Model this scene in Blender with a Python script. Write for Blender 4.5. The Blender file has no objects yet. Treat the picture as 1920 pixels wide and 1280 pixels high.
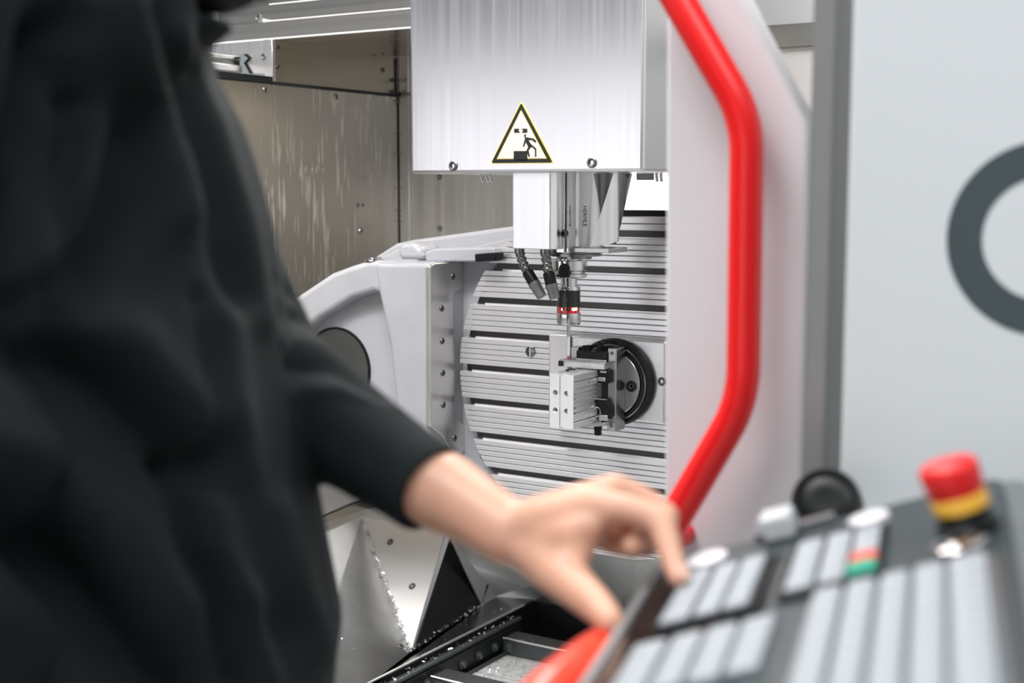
import bpy, bmesh, math, random
import numpy as np
from mathutils import Vector, Matrix, Quaternion

random.seed(7); rng = np.random.default_rng(7)
scene = bpy.context.scene
COL = scene.collection
PI = math.pi
R_ = math.radians

# ------------------------------------------------------------------ camera
CAM_H = 1.35
FPX = 2470.0                      # focal length in pixels of the 1920 wide frame
YAW, PITCH = R_(32.0), R_(6.47)
cam_d = bpy.data.cameras.new('camera'); cam = bpy.data.objects.new('camera', cam_d); COL.objects.link(cam)
cam.location = (0, 0, CAM_H); cam.rotation_euler = (PI/2 - PITCH, 0, YAW)
cam_d.sensor_width = 36; cam_d.lens = FPX/1920*36
cam_d.clip_start = .05; cam_d.clip_end = 60
cam_d.dof.use_dof = True; cam_d.dof.focus_distance = 2.28; cam_d.dof.aperture_fstop = 3.4
scene.camera = cam

# ------------------------------------------------------------------ world, big lights, exposure
w = bpy.data.worlds.new('world'); scene.world = w; w.use_nodes = True
w.node_tree.nodes['Background'].inputs[0].default_value = (.80, .86, .90, 1)
w.node_tree.nodes['Background'].inputs[1].default_value = .40
def area(name, loc, target, sx, sy, power, color=(1, 1, 1), spread=180):
    l = bpy.data.lights.new(name, 'AREA'); l.shape = 'RECTANGLE'; l.size = sx; l.size_y = sy
    l.energy = power; l.color = color; l.spread = R_(spread)
    o = bpy.data.objects.new(name, l); COL.objects.link(o); o.location = loc
    o.rotation_euler = (Vector(target) - Vector(loc)).to_track_quat('-Z', 'Y').to_euler()
    return o
area('assumed_luminaire', (-1.5, -.35, 4.2), (-1.0, .3, 0), 2.6, 1.2, 170, (1, .985, .97))  # overhead hall light, out of view and assumed
area('assumed_luminaire', (1.6, -.6, 4.2), (.6, .6, 0), 3.0, 1.6, 74, (1, .985, .97))  # second assumed overhead light, also out of view
area('assumed_cabin_lamp', (-1.05, 1.42, 2.16), (-1.1, 2.0, .9), 1.2, .16, 28, (1, .96, .92))  # unseen lamp assumed above the cabin to light its interior
scene.view_settings.view_transform = 'Standard'; scene.view_settings.look = 'None'
scene.view_settings.gamma = 1; scene.view_settings.use_curve_mapping = False
scene.view_settings.exposure = 0.0
scene.cycles.max_bounces = 8; scene.cycles.sample_clamp_indirect = 6

# ------------------------------------------------------------------ pixel <-> place helpers (measuring only)
CAM = Vector((0, 0, CAM_H))
ROT = Matrix.Rotation(YAW, 3, 'Z') @ Matrix.Rotation(PI/2 - PITCH, 3, 'X')
def ray(px, py): return ROT @ Vector(((px-960)/FPX, -(py-640)/FPX, -1.0))
def P(px, py, d): return CAM + ray(px, py)*d
def onY(px, py, Y): r = ray(px, py); return CAM + r*(Y/r.y)
def onX(px, py, X): r = ray(px, py); return CAM + r*(X/r.x)
def onZ(px, py, Z): r = ray(px, py); return CAM + r*((Z-CAM_H)/r.z)
def onPl(px, py, o, n): r = ray(px, py); return CAM + r*((o-CAM).dot(n)/r.dot(n))
def pmm(d): return d/FPX           # metres per pixel at depth d
RV = Vector((math.cos(YAW), math.sin(YAW), 0)); FV = Vector((-math.sin(YAW), math.cos(YAW), 0)); ZV = Vector((0, 0, 1))

# ------------------------------------------------------------------ materials
MATS = {}
def mat(name, col, metal=0., rough=.5, grain=None, grain_amt=.0, bump=0., bscale=200., spec=.5, emit=None, coat=0., streak=None, colvar=0., colscale=8.):
    """grain=(sx,sy,sz): stretched noise that varies roughness (brushed metal); streak: stain colour"""
    m = bpy.data.materials.new(name); m.use_nodes = True; nt = m.node_tree; N = nt.nodes; L = nt.links
    b = N['Principled BSDF']
    b.inputs['Base Color'].default_value = (*col, 1); b.inputs['Metallic'].default_value = metal
    b.inputs['Roughness'].default_value = rough
    b.inputs['Specular IOR Level'].default_value = spec; b.inputs['Coat Weight'].default_value = coat
    tc = N.new('ShaderNodeTexCoord')
    def noise(scale, sc=(1, 1, 1), detail=3.):
        mp = N.new('ShaderNodeMapping'); mp.inputs['Scale'].default_value = sc
        L.new(tc.outputs['Object'], mp.inputs['Vector'])
        n = N.new('ShaderNodeTexNoise'); n.inputs['Scale'].default_value = scale; n.inputs['Detail'].default_value = detail
        L.new(mp.outputs[0], n.inputs['Vector']); return n.outputs['Fac']
    def ramp(src, lo, hi, flo=.3, fhi=.7):
        r = N.new('ShaderNodeMapRange'); r.inputs[1].default_value = flo; r.inputs[2].default_value = fhi
        r.inputs[3].default_value = lo; r.inputs[4].default_value = hi; L.new(src, r.inputs[0]); return r.outputs[0]
    if grain:
        g = noise(1., grain)
        L.new(ramp(g, rough-grain_amt, rough+grain_amt), b.inputs['Roughness'])
        if bump:
            bp = N.new('ShaderNodeBump'); bp.inputs['Strength'].default_value = bump; bp.inputs['Distance'].default_value = .001
            L.new(g, bp.inputs['Height']); L.new(bp.outputs[0], b.inputs['Normal'])
    elif bump:
        n = noise(bscale); bp = N.new('ShaderNodeBump'); bp.inputs['Strength'].default_value = bump; bp.inputs['Distance'].default_value = .001
        L.new(n, bp.inputs['Height']); L.new(bp.outputs[0], b.inputs['Normal'])
    if colvar:
        mx = N.new('ShaderNodeMix'); mx.data_type = 'RGBA'
        mx.inputs[6].default_value = (*[max(0, c*(1-colvar)) for c in col], 1); mx.inputs[7].default_value = (*[min(1, c*(1+colvar)) for c in col], 1)
        L.new(ramp(noise(colscale, grain and tuple(.3*x for x in grain) or (1, 1, 1)), 0, 1), mx.inputs[0]); L.new(mx.outputs[2], b.inputs['Base Color'])
    if streak:
        scol, sc, lo, hi, srough = streak
        n1 = noise(1., sc, 2.); n2 = noise(3.)
        f = N.new('ShaderNodeMath'); f.operation = 'MULTIPLY'; L.new(ramp(n1, 0, 1, lo, hi), f.inputs[0]); L.new(ramp(n2, 0, 1, .38, .62), f.inputs[1])
        mx = N.new('ShaderNodeMix'); mx.data_type = 'RGBA'; mx.inputs[6].default_value = (*col, 1); mx.inputs[7].default_value = (*scol, 1)
        L.new(f.outputs[0], mx.inputs[0]); L.new(mx.outputs[2], b.inputs['Base Color'])
        mr = N.new('ShaderNodeMix'); mr.inputs[2].default_value = rough; mr.inputs[3].default_value = srough
        L.new(f.outputs[0], mr.inputs[0]); L.new(mr.outputs[0], b.inputs['Roughness'])
    if emit:
        b.inputs['Emission Color'].default_value = (*emit[0], 1); b.inputs['Emission Strength'].default_value = emit[1]
    MATS[name] = m; return m

# ------------------------------------------------------------------ mesh collecting
class MB:
    def __init__(s): s.v = []; s.f = []; s.sm = []; s.mi = []
    def add(s, vs, fs, smooth=False, mi=0):
        o = len(s.v); s.v += [Vector(v) for v in vs]
        for f in fs: s.f.append([o+i for i in f]); s.sm.append(smooth); s.mi.append(mi)
        return s
    def box(s, x0, x1, y0, y1, z0, z1, M=None, mi=0):
        vs = [Vector((x, y, z)) for z in (z0, z1) for y in (y0, y1) for x in (x0, x1)]
        if M is not None: vs = [M @ v for v in vs]
        return s.add(vs, [(0, 2, 3, 1), (4, 5, 7, 6), (0, 1, 5, 4), (2, 6, 7, 3), (0, 4, 6, 2), (1, 3, 7, 5)], mi=mi)
    def cyl(s, a, b, r0, r1=None, n=24, mi=0, smooth=True):
        return s.lathe(a, b, [(0, 0), (r0, 0), (r1 if r1 is not None else r0, 1), (0, 1)], n, mi=mi, rel=True, smooth=smooth)
    def lathe(s, a, b, prof, n=24, mi=0, rel=False, smooth=True):
        """profile of (radius, height along a->b); sharp corners come from doubled rings"""
        a = Vector(a); b = Vector(b); ax = b-a; Ln = ax.length; ax.normalize()
        x = ax.orthogonal().normalized(); y = ax.cross(x)
        for (r0, h0), (r1, h1) in zip(prof, prof[1:]):
            if rel: h0 *= Ln; h1 *= Ln
            if r0 < 1e-7 and r1 < 1e-7: continue
            A = [a+ax*h0+(x*math.cos(t)+y*math.sin(t))*r0 for t in [2*PI*i/n for i in range(n)]]
            B = [a+ax*h1+(x*math.cos(t)+y*math.sin(t))*r1 for t in [2*PI*i/n for i in range(n)]]
            flat = abs(h1-h0) < 1e-7
            if r0 < 1e-7: s.add([a+ax*h0]+B, [(0, i+1 if False else (i+1) % n+1, i+1) for i in range(n)], smooth and not flat, mi)
            elif r1 < 1e-7: s.add(A+[a+ax*h1], [(i, (i+1) % n, n) for i in range(n)], smooth and not flat, mi)
            else: s.add(A+B, [(i, (i+1) % n, n+(i+1) % n, n+i) for i in range(n)], smooth and not flat, mi)
        return s
    def prism(s, pts, off, mi=0, smooth=False):
        """polygon pts (3D) extruded by vector off"""
        n = len(pts); off = Vector(off); p = [Vector(q) for q in pts]; q = [v+off for v in p]
        s.add(p, [tuple(range(n))], mi=mi); s.add(q, [tuple(reversed(range(n)))], mi=mi)
        return s.add(p+q, [(i, n+i, n+(i+1) % n, (i+1) % n) for i in range(n)], smooth, mi)
    def tube(s, pts, r, n=16, mi=0, cap=True):
        pts = [Vector(p) for p in pts]; rs = r if isinstance(r, (list, tuple)) else [r]*len(pts)
        rings = []; x = None
        for i, p in enumerate(pts):
            t = (pts[min(i+1, len(pts)-1)]-pts[max(i-1, 0)]).normalized()
            x = t.orthogonal().normalized() if x is None else (x-t*x.dot(t)).normalized()
            y = t.cross(x)
            rings.append([p+(x*math.cos(2*PI*k/n)+y*math.sin(2*PI*k/n))*rs[i] for k in range(n)])
        return s.loft(rings, cap, mi)
    def loft(s, rings, cap=True, mi=0):
        n = len(rings[0]); vs = [v for r in rings for v in r]; fs = []
        for i in range(len(rings)-1):
            for k in range(n): fs.append((i*n+k, i*n+(k+1) % n, (i+1)*n+(k+1) % n, (i+1)*n+k))
        s.add(vs, fs, True, mi)
        if cap:
            s.add(rings[0], [tuple(reversed(range(n)))], mi=mi); s.add(rings[-1], [tuple(range(n))], mi=mi)
        return s
    def sphere(s, c, r, n=16, m=10, mi=0, sc=(1, 1, 1)):
        c = Vector(c); rings = []
        for j in range(1, m):
            a = PI*j/m
            rings.append([c+Vector((math.cos(2*PI*k/n)*math.sin(a)*r*sc[0], math.sin(2*PI*k/n)*math.sin(a)*r*sc[1], -math.cos(a)*r*sc[2])) for k in range(n)])
        s.loft(rings, False, mi)
        s.add([c+Vector((0, 0, -r*sc[2]))]+rings[0], [(0, (k+1) % n+1, k+1) for k in range(n)], True, mi)
        return s.add(rings[-1]+[c+Vector((0, 0, r*sc[2]))], [(k, (k+1) % n, n) for k in range(n)], True, mi)
    def mesh(s, name, origin=Vector((0, 0, 0))):
        me = bpy.data.meshes.new(name); me.from_pydata([v-origin for v in s.v], [], s.f)
        me.polygons.foreach_set('use_smooth', s.sm); me.polygons.foreach_set('material_index', s.mi)
        bm = bmesh.new(); bm.from_mesh(me); bmesh.ops.remove_doubles(bm, verts=bm.verts, dist=1e-6)
        bmesh.ops.recalc_face_normals(bm, faces=bm.faces); bm.to_mesh(me); bm.free(); me.set_sharp_from_angle(angle=R_(42)); me.update(); return me

def wloc(o):
    v = Vector((0, 0, 0))
    while o: v += o.location; o = o.parent
    return v
def tag(o, label=None, cat=None, group=None, kind=None):
    for k, v in (('label', label), ('category', cat), ('group', group), ('kind', kind)):
        if v: o[k] = v
    return o
def obj(name, mb, mats, parent=None, bevel=0., seg=2, origin=None, label=None):
    base = wloc(parent) if parent else Vector((0, 0, 0))
    org = Vector(origin) if origin is not None else base
    me = mb.mesh(name, org)
    for m in (mats if isinstance(mats, (list, tuple)) else [mats]): me.materials.append(MATS[m])
    o = bpy.data.objects.new(name, me); COL.objects.link(o); o.parent = parent; o.location = org-base
    if bevel:
        bv = o.modifiers.new('bevel', 'BEVEL'); bv.width = bevel; bv.segments = seg; bv.limit_method = 'ANGLE'; bv.angle_limit = R_(40)
    if label: o['label'] = label
    return o
def thing(name, loc, label, cat, group=None):
    o = bpy.data.objects.new(name, None); COL.objects.link(o); o.location = Vector(loc); o.empty_display_size = .05
    return tag(o, label, cat, group)
def struct(name, mb, mats, label, bevel=0., cat=None):
    c = sum(mb.v, Vector())/len(mb.v)
    return tag(obj(name, mb, mats, None, bevel, origin=c), label, cat, None, 'structure')
def place(name, me, p, nrm, parent, scale=1.):
    """a shared mesh whose local +Z looks along nrm"""
    o = bpy.data.objects.new(name, me); COL.objects.link(o); o.parent = parent
    o.location = Vector(p)-(wloc(parent) if parent else Vector((0, 0, 0)))
    o.rotation_euler = Vector(nrm).to_track_quat('Z', 'Y').to_euler(); o.scale = (scale,)*3
    return o
def text_mesh(body, size, M, extrude=.0003, bold=0.):
    cu = bpy.data.curves.new('lettering', 'FONT'); cu.body = body; cu.size = size; cu.extrude = extrude; cu.offset = bold; cu.align_x = 'CENTER'; cu.align_y = 'CENTER'
    o = bpy.data.objects.new('lettering', cu); COL.objects.link(o); dg = bpy.context.evaluated_depsgraph_get()
    me = bpy.data.meshes.new_from_object(o.evaluated_get(dg)); bpy.data.objects.remove(o); me.transform(M); return me
# ------------------------------------------------------------------ the materials of the place
mat('concrete', (.36, .37, .37), 0, .6, bump=.1, bscale=40, colvar=.15, colscale=3)
mat('hall_paint', (.62, .64, .65), 0, .7)
mat('steel_wall', (.66, .62, .55), 1, .21, streak=((.88, .83, .74), (110, 110, 11), .55, .66, .40))  # brown in the base colour paints warm reflections; pale streaks are coolant stains
mat('steel_back', (.64, .64, .63), 1, .33, grain=(90, 90, 1), grain_amt=.04)
mat('steel_beam', (.66, .63, .59), 1, .24, grain=(.3, 90, 120), grain_amt=.03)
mat('edge_bright', (.88, .87, .86), .3, .35)
mat('steel_channel', (.58, .52, .43), 1, .24, grain=(40, .4, 60), grain_amt=.04)
mat('steel_light', (.80, .79, .79), 1, .34, grain=(90, 90, 2), grain_amt=.05)
mat('steel_cover', (.90, .885, .91), 1, .22, grain=(140, 140, 1.2), grain_amt=.025)
mat('alu_ribs', (.93, .92, .94), .8, .29, bump=.06, bscale=35)
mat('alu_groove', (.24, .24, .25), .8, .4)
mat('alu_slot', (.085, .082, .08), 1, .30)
mat('alu_block', (.88, .88, .90), .6, .26, bump=.15, bscale=90, colvar=.04)
mat('alu_plate', (.82, .81, .82), 1, .33, grain=(50, 50, 9), grain_amt=.08, bump=.2)
mat('alu_plain', (.84, .82, .84), .7, .42)
mat('chrome', (.70, .70, .70), 1, .14)
mat('chrome_dark', (.24, .24, .24), 1, .22)
mat('vise_steel', (.50, .50, .50), 1, .24, bump=.05, bscale=60)
mat('vise_black', (.016, .017, .018), .3, .34, spec=.3)
mat('cast_grey', (.36, .365, .395), 0, .38, bump=.25, bscale=120, colvar=.05, colscale=12, coat=.25)
mat('pad_steel', (.70, .69, .68), .9, .34, grain=(120, 30, 9), grain_amt=.1, bump=.15)
mat('void_black', (.010, .011, .012), 0, .55)
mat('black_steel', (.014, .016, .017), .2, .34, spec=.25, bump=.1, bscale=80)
mat('conveyor_steel', (.10, .11, .115), .7, .38, bump=.3, bscale=150)
mat('conveyor_plate', (.50, .52, .53), .15, .36, bump=.35, bscale=240, colvar=.25, colscale=60)
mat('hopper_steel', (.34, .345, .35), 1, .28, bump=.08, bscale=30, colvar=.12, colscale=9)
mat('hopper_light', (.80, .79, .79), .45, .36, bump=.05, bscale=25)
mat('chip_alu', (.92, .92, .92), 1, .16)
mat('door_white', (.66, .66, .69), 0, .42, coat=.1)
mat('clad_white', (.60, .645, .675), 0, .36, coat=.2)
mat('letter_teal', (.040, .062, .070), 0, .45)
mat('handle_red', (.83, .008, .010), 0, .34, coat=.15)
mat('handle_orange', (.90, .045, .012), 0, .30, coat=.3)
mat('frame_grey', (.25, .255, .26), .4, .36)
mat('seal_dark', (.10, .102, .104), .3, .35)
mat('panel_grey', (.034, .046, .051), 0, .42, spec=.2)
mat('panel_edge', (.13, .145, .155), .3, .35)
mat('panel_rail', (.34, .35, .36), .3, .35)
mat('panel_black', (.006, .007, .008), 0, .14, spec=.4)
mat('frame_black', (.006, .008, .009), 0, .5, spec=.12)
mat('key_grey', (.30, .335, .37), 0, .45)
mat('key_white', (.66, .65, .69), 0, .35)
mat('key_red', (.70, .05, .03), 0, .4)
mat('key_green', (.01, .33, .21), 0, .4)
mat('stop_red', (.72, .010, .012), 0, .36)
mat('stop_yellow', (.95, .52, .06), 0, .32)
mat('plastic_black', (.006, .008, .009), 0, .36, spec=.25)
mat('plastic_white', (.50, .53, .56), 0, .3)
mat('sign_black', (.012, .015, .014), 0, .5, spec=.2)
mat('sign_yellow', (.62, .47, .12), 0, .4)
mat('sign_face', (.66, .58, .50), .3, .4)
mat('probe_black', (.022, .026, .024), .1, .25)
mat('probe_red', (.75, .012, .010), 0, .2, coat=.4)
mat('probe_led', (1, .8, .7), 0, .3, emit=((1, .72, .62), 1.5))
mat('ceramic', (.88, .87, .86), 0, .25)
mat('ruby', (.40, .012, .02), 0, .08, coat=.6)
mat('lamp_face', (1, 1, 1), 0, .4, emit=((1, .985, .99), 2.2))
mat('screw_steel', (.34, .34, .34), 1, .28)
mat('screw_black', (.03, .03, .03), .4, .4)
mat('nozzle_grey', (.20, .21, .22), .5, .35)
mat('skin', (.67, .375, .265), 0, .44, bump=.12, bscale=260, colvar=.10, colscale=22)
mat('nail', (.74, .46, .37), 0, .3)
mat('hair', (.012, .010, .009), 0, .6, bump=.8, bscale=300)
mat('jacket', (.0098, .0143, .0158), 0, .80, bump=.25, bscale=700, spec=.14)
mat('trousers', (.02, .022, .028), 0, .85)
mat('boot', (.015, .014, .013), 0, .5)
MATS['skin'].node_tree.nodes['Principled BSDF'].inputs['Subsurface Weight'].default_value = .12
MATS['skin'].node_tree.nodes['Principled BSDF'].inputs['Subsurface Radius'].default_value = (.012, .005, .003)
MATS['jacket'].node_tree.nodes['Principled BSDF'].inputs['Sheen Weight'].default_value = .03
MATS['jacket'].node_tree.nodes['Principled BSDF'].inputs['Sheen Tint'].default_value = (.6, .75, .8, 1)

# a socket-head screw, shared by everything that is screwed down (local +Z looks out of the surface)
def screw_mesh(name, r, hexr, m_out, m_in):
    mb = MB(); z = Vector((0, 0, 1)); o = Vector((0, 0, 0))
    mb.lathe(o, z, [(r, -.002), (r, .0012), (r*.86, .0022), (hexr*1.15, .0022), (hexr*1.0, .0018)], 20)
    mb.lathe(o, z, [(hexr, .0018), (hexr*.9, -.0012), (0, -.0012)], 6, mi=1, smooth=False)
    me = mb.mesh(name); me.materials.append(MATS[m_out]); me.materials.append(MATS[m_in]); return me
SCREW = screw_mesh('screw', .0055, .0030, 'screw_steel', 'screw_black')
mat('screw_ring', (.13, .13, .13), .8, .32)
SCREW_D = screw_mesh('screw', .0060, .0032, 'screw_ring', 'void_black')
NX, NY = Vector((1, 0, 0)), Vector((0, -1, 0))
mat('assumed_gate_glass', (.9, .92, .94), 0, .3, emit=((.99, .97, 1), 1.08))  # emission stands in for daylight through the assumed gate
mat('assumed_gate_frame', (.10, .105, .11), .2, .45)
mat('hall_wall', (.30, .31, .32), 0, .7)
# ------------------------------------------------------------------ the setting: hall and machine cabin
YT = 2.111; YB = 2.561; XW = -1.9173; YBM = 2.123
ZC, XC = 1.0115, -1.105               # centre of the rotary table
fl = struct('floor', MB().box(-6, 6, -6, 6, -.1, 0), 'concrete', 'grey concrete workshop floor under the machine')

# the hall behind the photographer: grey wall with a large glazed gate, unseen and assumed from reflections
hw = struct('wall_rear', MB().box(-11, 8, -5.3, -5.2, 0, 5.5), 'hall_wall', 'grey workshop hall wall behind the photographer')
wi = struct('assumed_window_1', MB().box(-9.4, 1.6, -5.2, -5.17, .12, 2.30), 'assumed_gate_glass', 'wide glowing glazed gate, unseen, assumed from the reflection on the spindle cover')  # added glowing pane, assumed for the bright reflection on the metal
for i in range(9): obj('assumed_gate_post', MB().box(-9.44+i*1.38, -9.36+i*1.38, -5.17, -5.12, .05, 2.35), 'assumed_gate_frame', wi)
obj('assumed_gate_rail', MB().box(-9.4, 1.6, -5.17, -5.12, 2.30, 2.38), 'assumed_gate_frame', wi); obj('assumed_gate_rail', MB().box(-9.4, 1.6, -5.17, -5.12, .05, .13), 'assumed_gate_frame', wi)
struct('wall_right', MB().box(.30, .312, 1.14, YB, .30, 2.3), 'hall_paint', 'pale side wall hidden behind the door and cladding')

struct('ceiling', MB().box(-11, 8, -5.3, 8, 4.6, 4.7), 'hall_paint', 'pale workshop hall roof above the machine')

# left cabin wall: one large brushed sheet with coolant stains
wl = struct('wall_left', MB().box(XW-.012, XW, .95, YB, .60, 1.576), 'steel_wall', 'brushed steel side wall tinted brown for warm reflections, with pale coolant streaks', .0015)
for px, py in ((497, 168), (630, 181), (742, 192), (676, 433)):
    place('screw', SCREW, onX(px, py, XW), NX, wl, 1.25)
for px, py in ((671, 384), (680, 384)): place('screw', SCREW_D, onX(px, py, XW), NX, wl, .8)
ring = MB(); ring.lathe((0, 0, 0), (0, 0, 1), [(.0108, 0), (.0100, .00025), (.0092, .00025), (.0086, 0)], 24)
RING = ring.mesh('knockout_ring'); RING.materials.append(MATS['steel_wall'])
for px, py in ((580, 318), (600, 318), (677, 400)): place('knockout_ring', RING, onX(px, py, XW), NX, wl, 1.2 if px < 650 else .8)
# dark strip lying on the top edge of the side sheet
obj('edge_strip', MB().box(XW-.03, XW+.004, .95, 2.115, 1.576, 1.590), 'black_steel', wl)
obj('edge_strip', MB().box(XW-.012, XW+.003, 2.115, YB, 1.574, 1.581), 'void_black', wl)
# recessed channel above the side sheet
ch = MB(); ch.box(XW-.014, XW-.004, 2.12, YB, 1.580, 1.668)
cho = obj('channel_face', ch, 'steel_channel', wl, .001)
obj('channel_flange', MB().box(XW-.02, XW+.002, 2.117, 2.127, 1.578, 1.668), 'steel_light', wl, .0008)
for px, py in ((521, 88), (521, 125), (718, 131), (735, 150), (735, 172)): place('screw', SCREW_D, onX(px, py, XW-.003), NX, wl, .9)

# back wall
wb = struct('wall_back', MB().box(XW-.02, .9, YB, YB+.012, .30, 2.3), 'steel_back', 'plain grey brushed steel wall behind the rotary table')
cx = onY(752, 300, YB).x
obj('corner_flange', MB().box(cx, cx+.028, YB-.006, YB, 1.585, 1.73), 'steel_back', wb, .001)
obj('corner_flange', MB().box(cx, cx+.028, YB-.006, YB, .62, 1.578), 'steel_back', wb, .001)
obj('seam', MB().box(cx-.004, cx+.001, YB-.003, YB, .62, 1.73), 'void_black', wb)
for px, py in ((759, 60), (759, 80), (760, 150), (760, 172)): place('screw', SCREW, onY(px, py, YB-.006), NY, wb, .9)
for px, py in ((824, 332), (825, 428)): place('screw', SCREW_D, onY(px, py, YB), NY, wb, 1.1)
for i, py in enumerate((250, 287, 330, 352, 395, 415)): place('rivet', SCREW, onY(753, py, YB-.006), NY, wb, .45)

# cabin ceiling behind the beam, and the stepped sheet-metal beam along its front
ce = struct('ceiling', MB().box(XW-.02, -1.0, YBM+.01, YB, 1.669, 1.70), 'steel_channel', 'brownish steel soffit above the side channel')
for px, py in ((735, 65), (735, 80), (718, 102)):
    place('screw', SCREW_D, onZ(px, py, 1.668), (0, 0, -1), ce, .9)
xl, xr = -2.09, -1.0
bm_ = MB(); prof = [(2.123, 1.668), (2.123, 1.705), (2.141, 1.709), (2.141, 1.7425), (2.16, 1.7465), (2.16, 1.80), (2.19, 1.80), (2.19, 1.668)]
bm_.prism([(xl, y, z) for y, z in prof], (xr-xl, 0, 0))
t1 = struct('trim_1', bm_, 'steel_beam', 'stepped brushed steel beam across the top of the cabin', .0012)
for z, y in ((1.669, 2.1225), (1.7068, 2.131), (1.7445, 2.150)):
    obj('polished_edge', MB().tube([(xl if z < 1.69 else -1.95, y, z), (xr, y, z)], .0021, 8), 'edge_bright', t1)
place('screw', SCREW, onY(485, 33, 2.141), NY, t1, 1.5)
obj('hem_tab', MB().box(-1.965, -1.948, 2.128, 2.142, 1.701, 1.713), 'steel_light', t1, .001)

# warm lamp added out of sight behind the spindle head to light the side wall
sl_ = thing('added_warm_lamp', (-1.36, 2.40, 1.655), 'small warm round added lamp, unseen behind the spindle head', 'lamp')
obj('added_lamp_body', MB().lathe((-1.36, 2.40, 1.669), (-1.36, 2.40, 0), [(0, 0), (.035, 0), (.032, .012), (.028, .014), (0, .010)], 24), 'steel_light', sl_)
ll = bpy.data.lights.new('added_warm_light', 'AREA'); ll.shape = 'DISK'; ll.size = .05; ll.energy = 2.6; ll.color = (1, .84, .62)
lo_ = bpy.data.objects.new('added_warm_light', ll); COL.objects.link(lo_); lo_.parent = sl_; lo_.location = (0, 0, -.004); lo_.rotation_euler = (R_(0), R_(-28), 0)

# bracket plate with the zig-zag cut where the way cover slides through, and its guide bars
bk = MB(); pl = [(405, 83), (509, 74), (511, 138), (474, 137), (463, 117), (471, 108), (462, 101), (440, 103), (405, 100)]
YK = 2.118
bk.prism([onY(a, b, YK) for a, b in pl], (0, .004, 0))
br = tag(obj('bracket_plate', bk, 'steel_light', None, origin=onY(509, 120, YK)), 'pale steel bracket plate with a zigzag cutout under the beam', 'bracket')
place('screw', SCREW, onY(495, 106, YK), NY, br, 1.3)
zz = MB(); zp = [(462, 101), (471, 108), (463, 117), (474, 137)]
zz.prism([onY(a, b, YK-.002) for a, b in zp]+[onY(a-6, b+1, YK-.002) for a, b in reversed(zp)], (0, .006, 0))
obj('gasket', zz, 'plastic_black', br)
gb = thing('guide_bar', onY(450, 120, YK), 'bright telescopic guide bars running into the zigzag bracket', 'guide rail')
p0 = onY(452, 112, YK); p1 = onY(452, 128, YK)
obj('upper_bar', MB().box(p0.x-.022, p0.x+.004, 1.55, YK-.004, p0.z-.003, p0.z+.007), 'chrome', gb, .002)
obj('lower_bar', MB().box(p1.x-.02, p1.x+.008, 1.55, YK-.004, p1.z-.010, p1.z+.005), 'steel_light', gb, .002)
obj('gap_filler', MB().box(p0.x-.03, p0.x+.0, 1.55, YK-.004, p1.z+.003, p0.z-.002), 'chrome_dark', gb)
# uprights left of the beam end
for i, (a, b, m) in enumerate(((368, 377, 'seal_dark'), (377, 389, 'steel_light'), (389, 396, 'seal_dark'), (396, 401, 'steel_light'))):
    A = onY(a, 60, 2.30); B = onY(b, 60, 2.30)
    if i == 0: up = thing('corner_upright', (A.x, 2.3, 1.55), 'pale and black upright profile behind the wearer’s collar'.replace('wearer’s', 'person\'s'), 'upright')
    obj('rubber_lip' if m == 'seal_dark' else 'profile', MB().box(A.x, B.x, 2.30, 2.33, 1.50, 1.95), m, up)

# white rectangular work lamp on the back wall above the table
a = onY(1140, 332, YB-.03); b = onY(1253, 400, YB-.03)
lp = thing('work_lamp', (a.x, YB, b.z), 'bright white rectangular work lamp between spindle and door', 'lamp')
obj('lamp_face', MB().box(a.x, b.x, YB-.03, YB-.015, b.z+.004, a.z), 'lamp_face', lp, .008, 3)
obj('lamp_housing', MB().box(a.x-.006, b.x+.006, YB-.016, YB, b.z-.002, a.z+.006), 'steel_light', lp, .004)

# right of the door opening: bar painted as recess shade, door post and seal
dk = onY(1470, 68, YB-.02)
a = onY(1290, 68, YB-.01); b = onY(1580, 68, YB-.01)
obj('added_bright_panel', MB().box(a.x, b.x, YB-.012, YB, 1.0, 2.0), 'door_white', wb)  # pale panel added to brighten this part of the back wall
obj('shade_bar', MB().box(dk.x-.5, dk.x+.5, YB-.03, YB, dk.z-.022, dk.z+.022), 'frame_grey', wb)
a = onY(1543, 500, 1.16); b = onY(1588, 500, 1.16)
struct('trim_2', MB().box(a.x, b.x, 1.115, 1.19, .35, 2.2), 'frame_grey', 'dark grey door post beside the white cladding', .003)
a = onY(1506, 500, 1.30); b = onY(1548, 500, 1.30)
sl = struct('trim_3', MB().box(a.x+.012, b.x, 1.285, 1.31, .35, 2.2), 'seal_dark', 'black rubber door seal between door and post')
obj('seal_lip', MB().box(a.x-.002, a.x+.010, 1.288, 1.305, .35, 1.33), 'frame_grey', sl, .002)

# front cladding with the large letter
YC = 1.10
a = onY(1584, 500, YC)
wr = struct('wall_front', MB().box(a.x, 1.3, YC, YC+.04, .02, 2.25), 'clad_white', 'pale blue-grey painted front cladding beside the door post', .004)
ctr = onY(1940, 447, YC); c0 = onY(1775, 447, YC); c1 = onY(1840, 447, YC)
zo = onY(1940, 262, YC).z-ctr.z; ro = zo; ri = zo-(c1.x-c0.x)*1.02
ctr.x = c0.x+ro
cm = MB(); ps = []; qs = []
for i in range(49):
    t = R_(52+256*i/48); ps.append(Vector((ctr.x+ro*math.cos(t), YC-.0006, ctr.z+ro*math.sin(t)))); qs.append(Vector((ctr.x+ri*math.cos(t), YC-.0006, ctr.z+ri*math.sin(t))))
cm.add(ps+qs, [(i, i+1, 50+i, 49+i) for i in range(48)])
obj('letter_c', cm, 'letter_teal', wr, label='large dark teal letter C')

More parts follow.
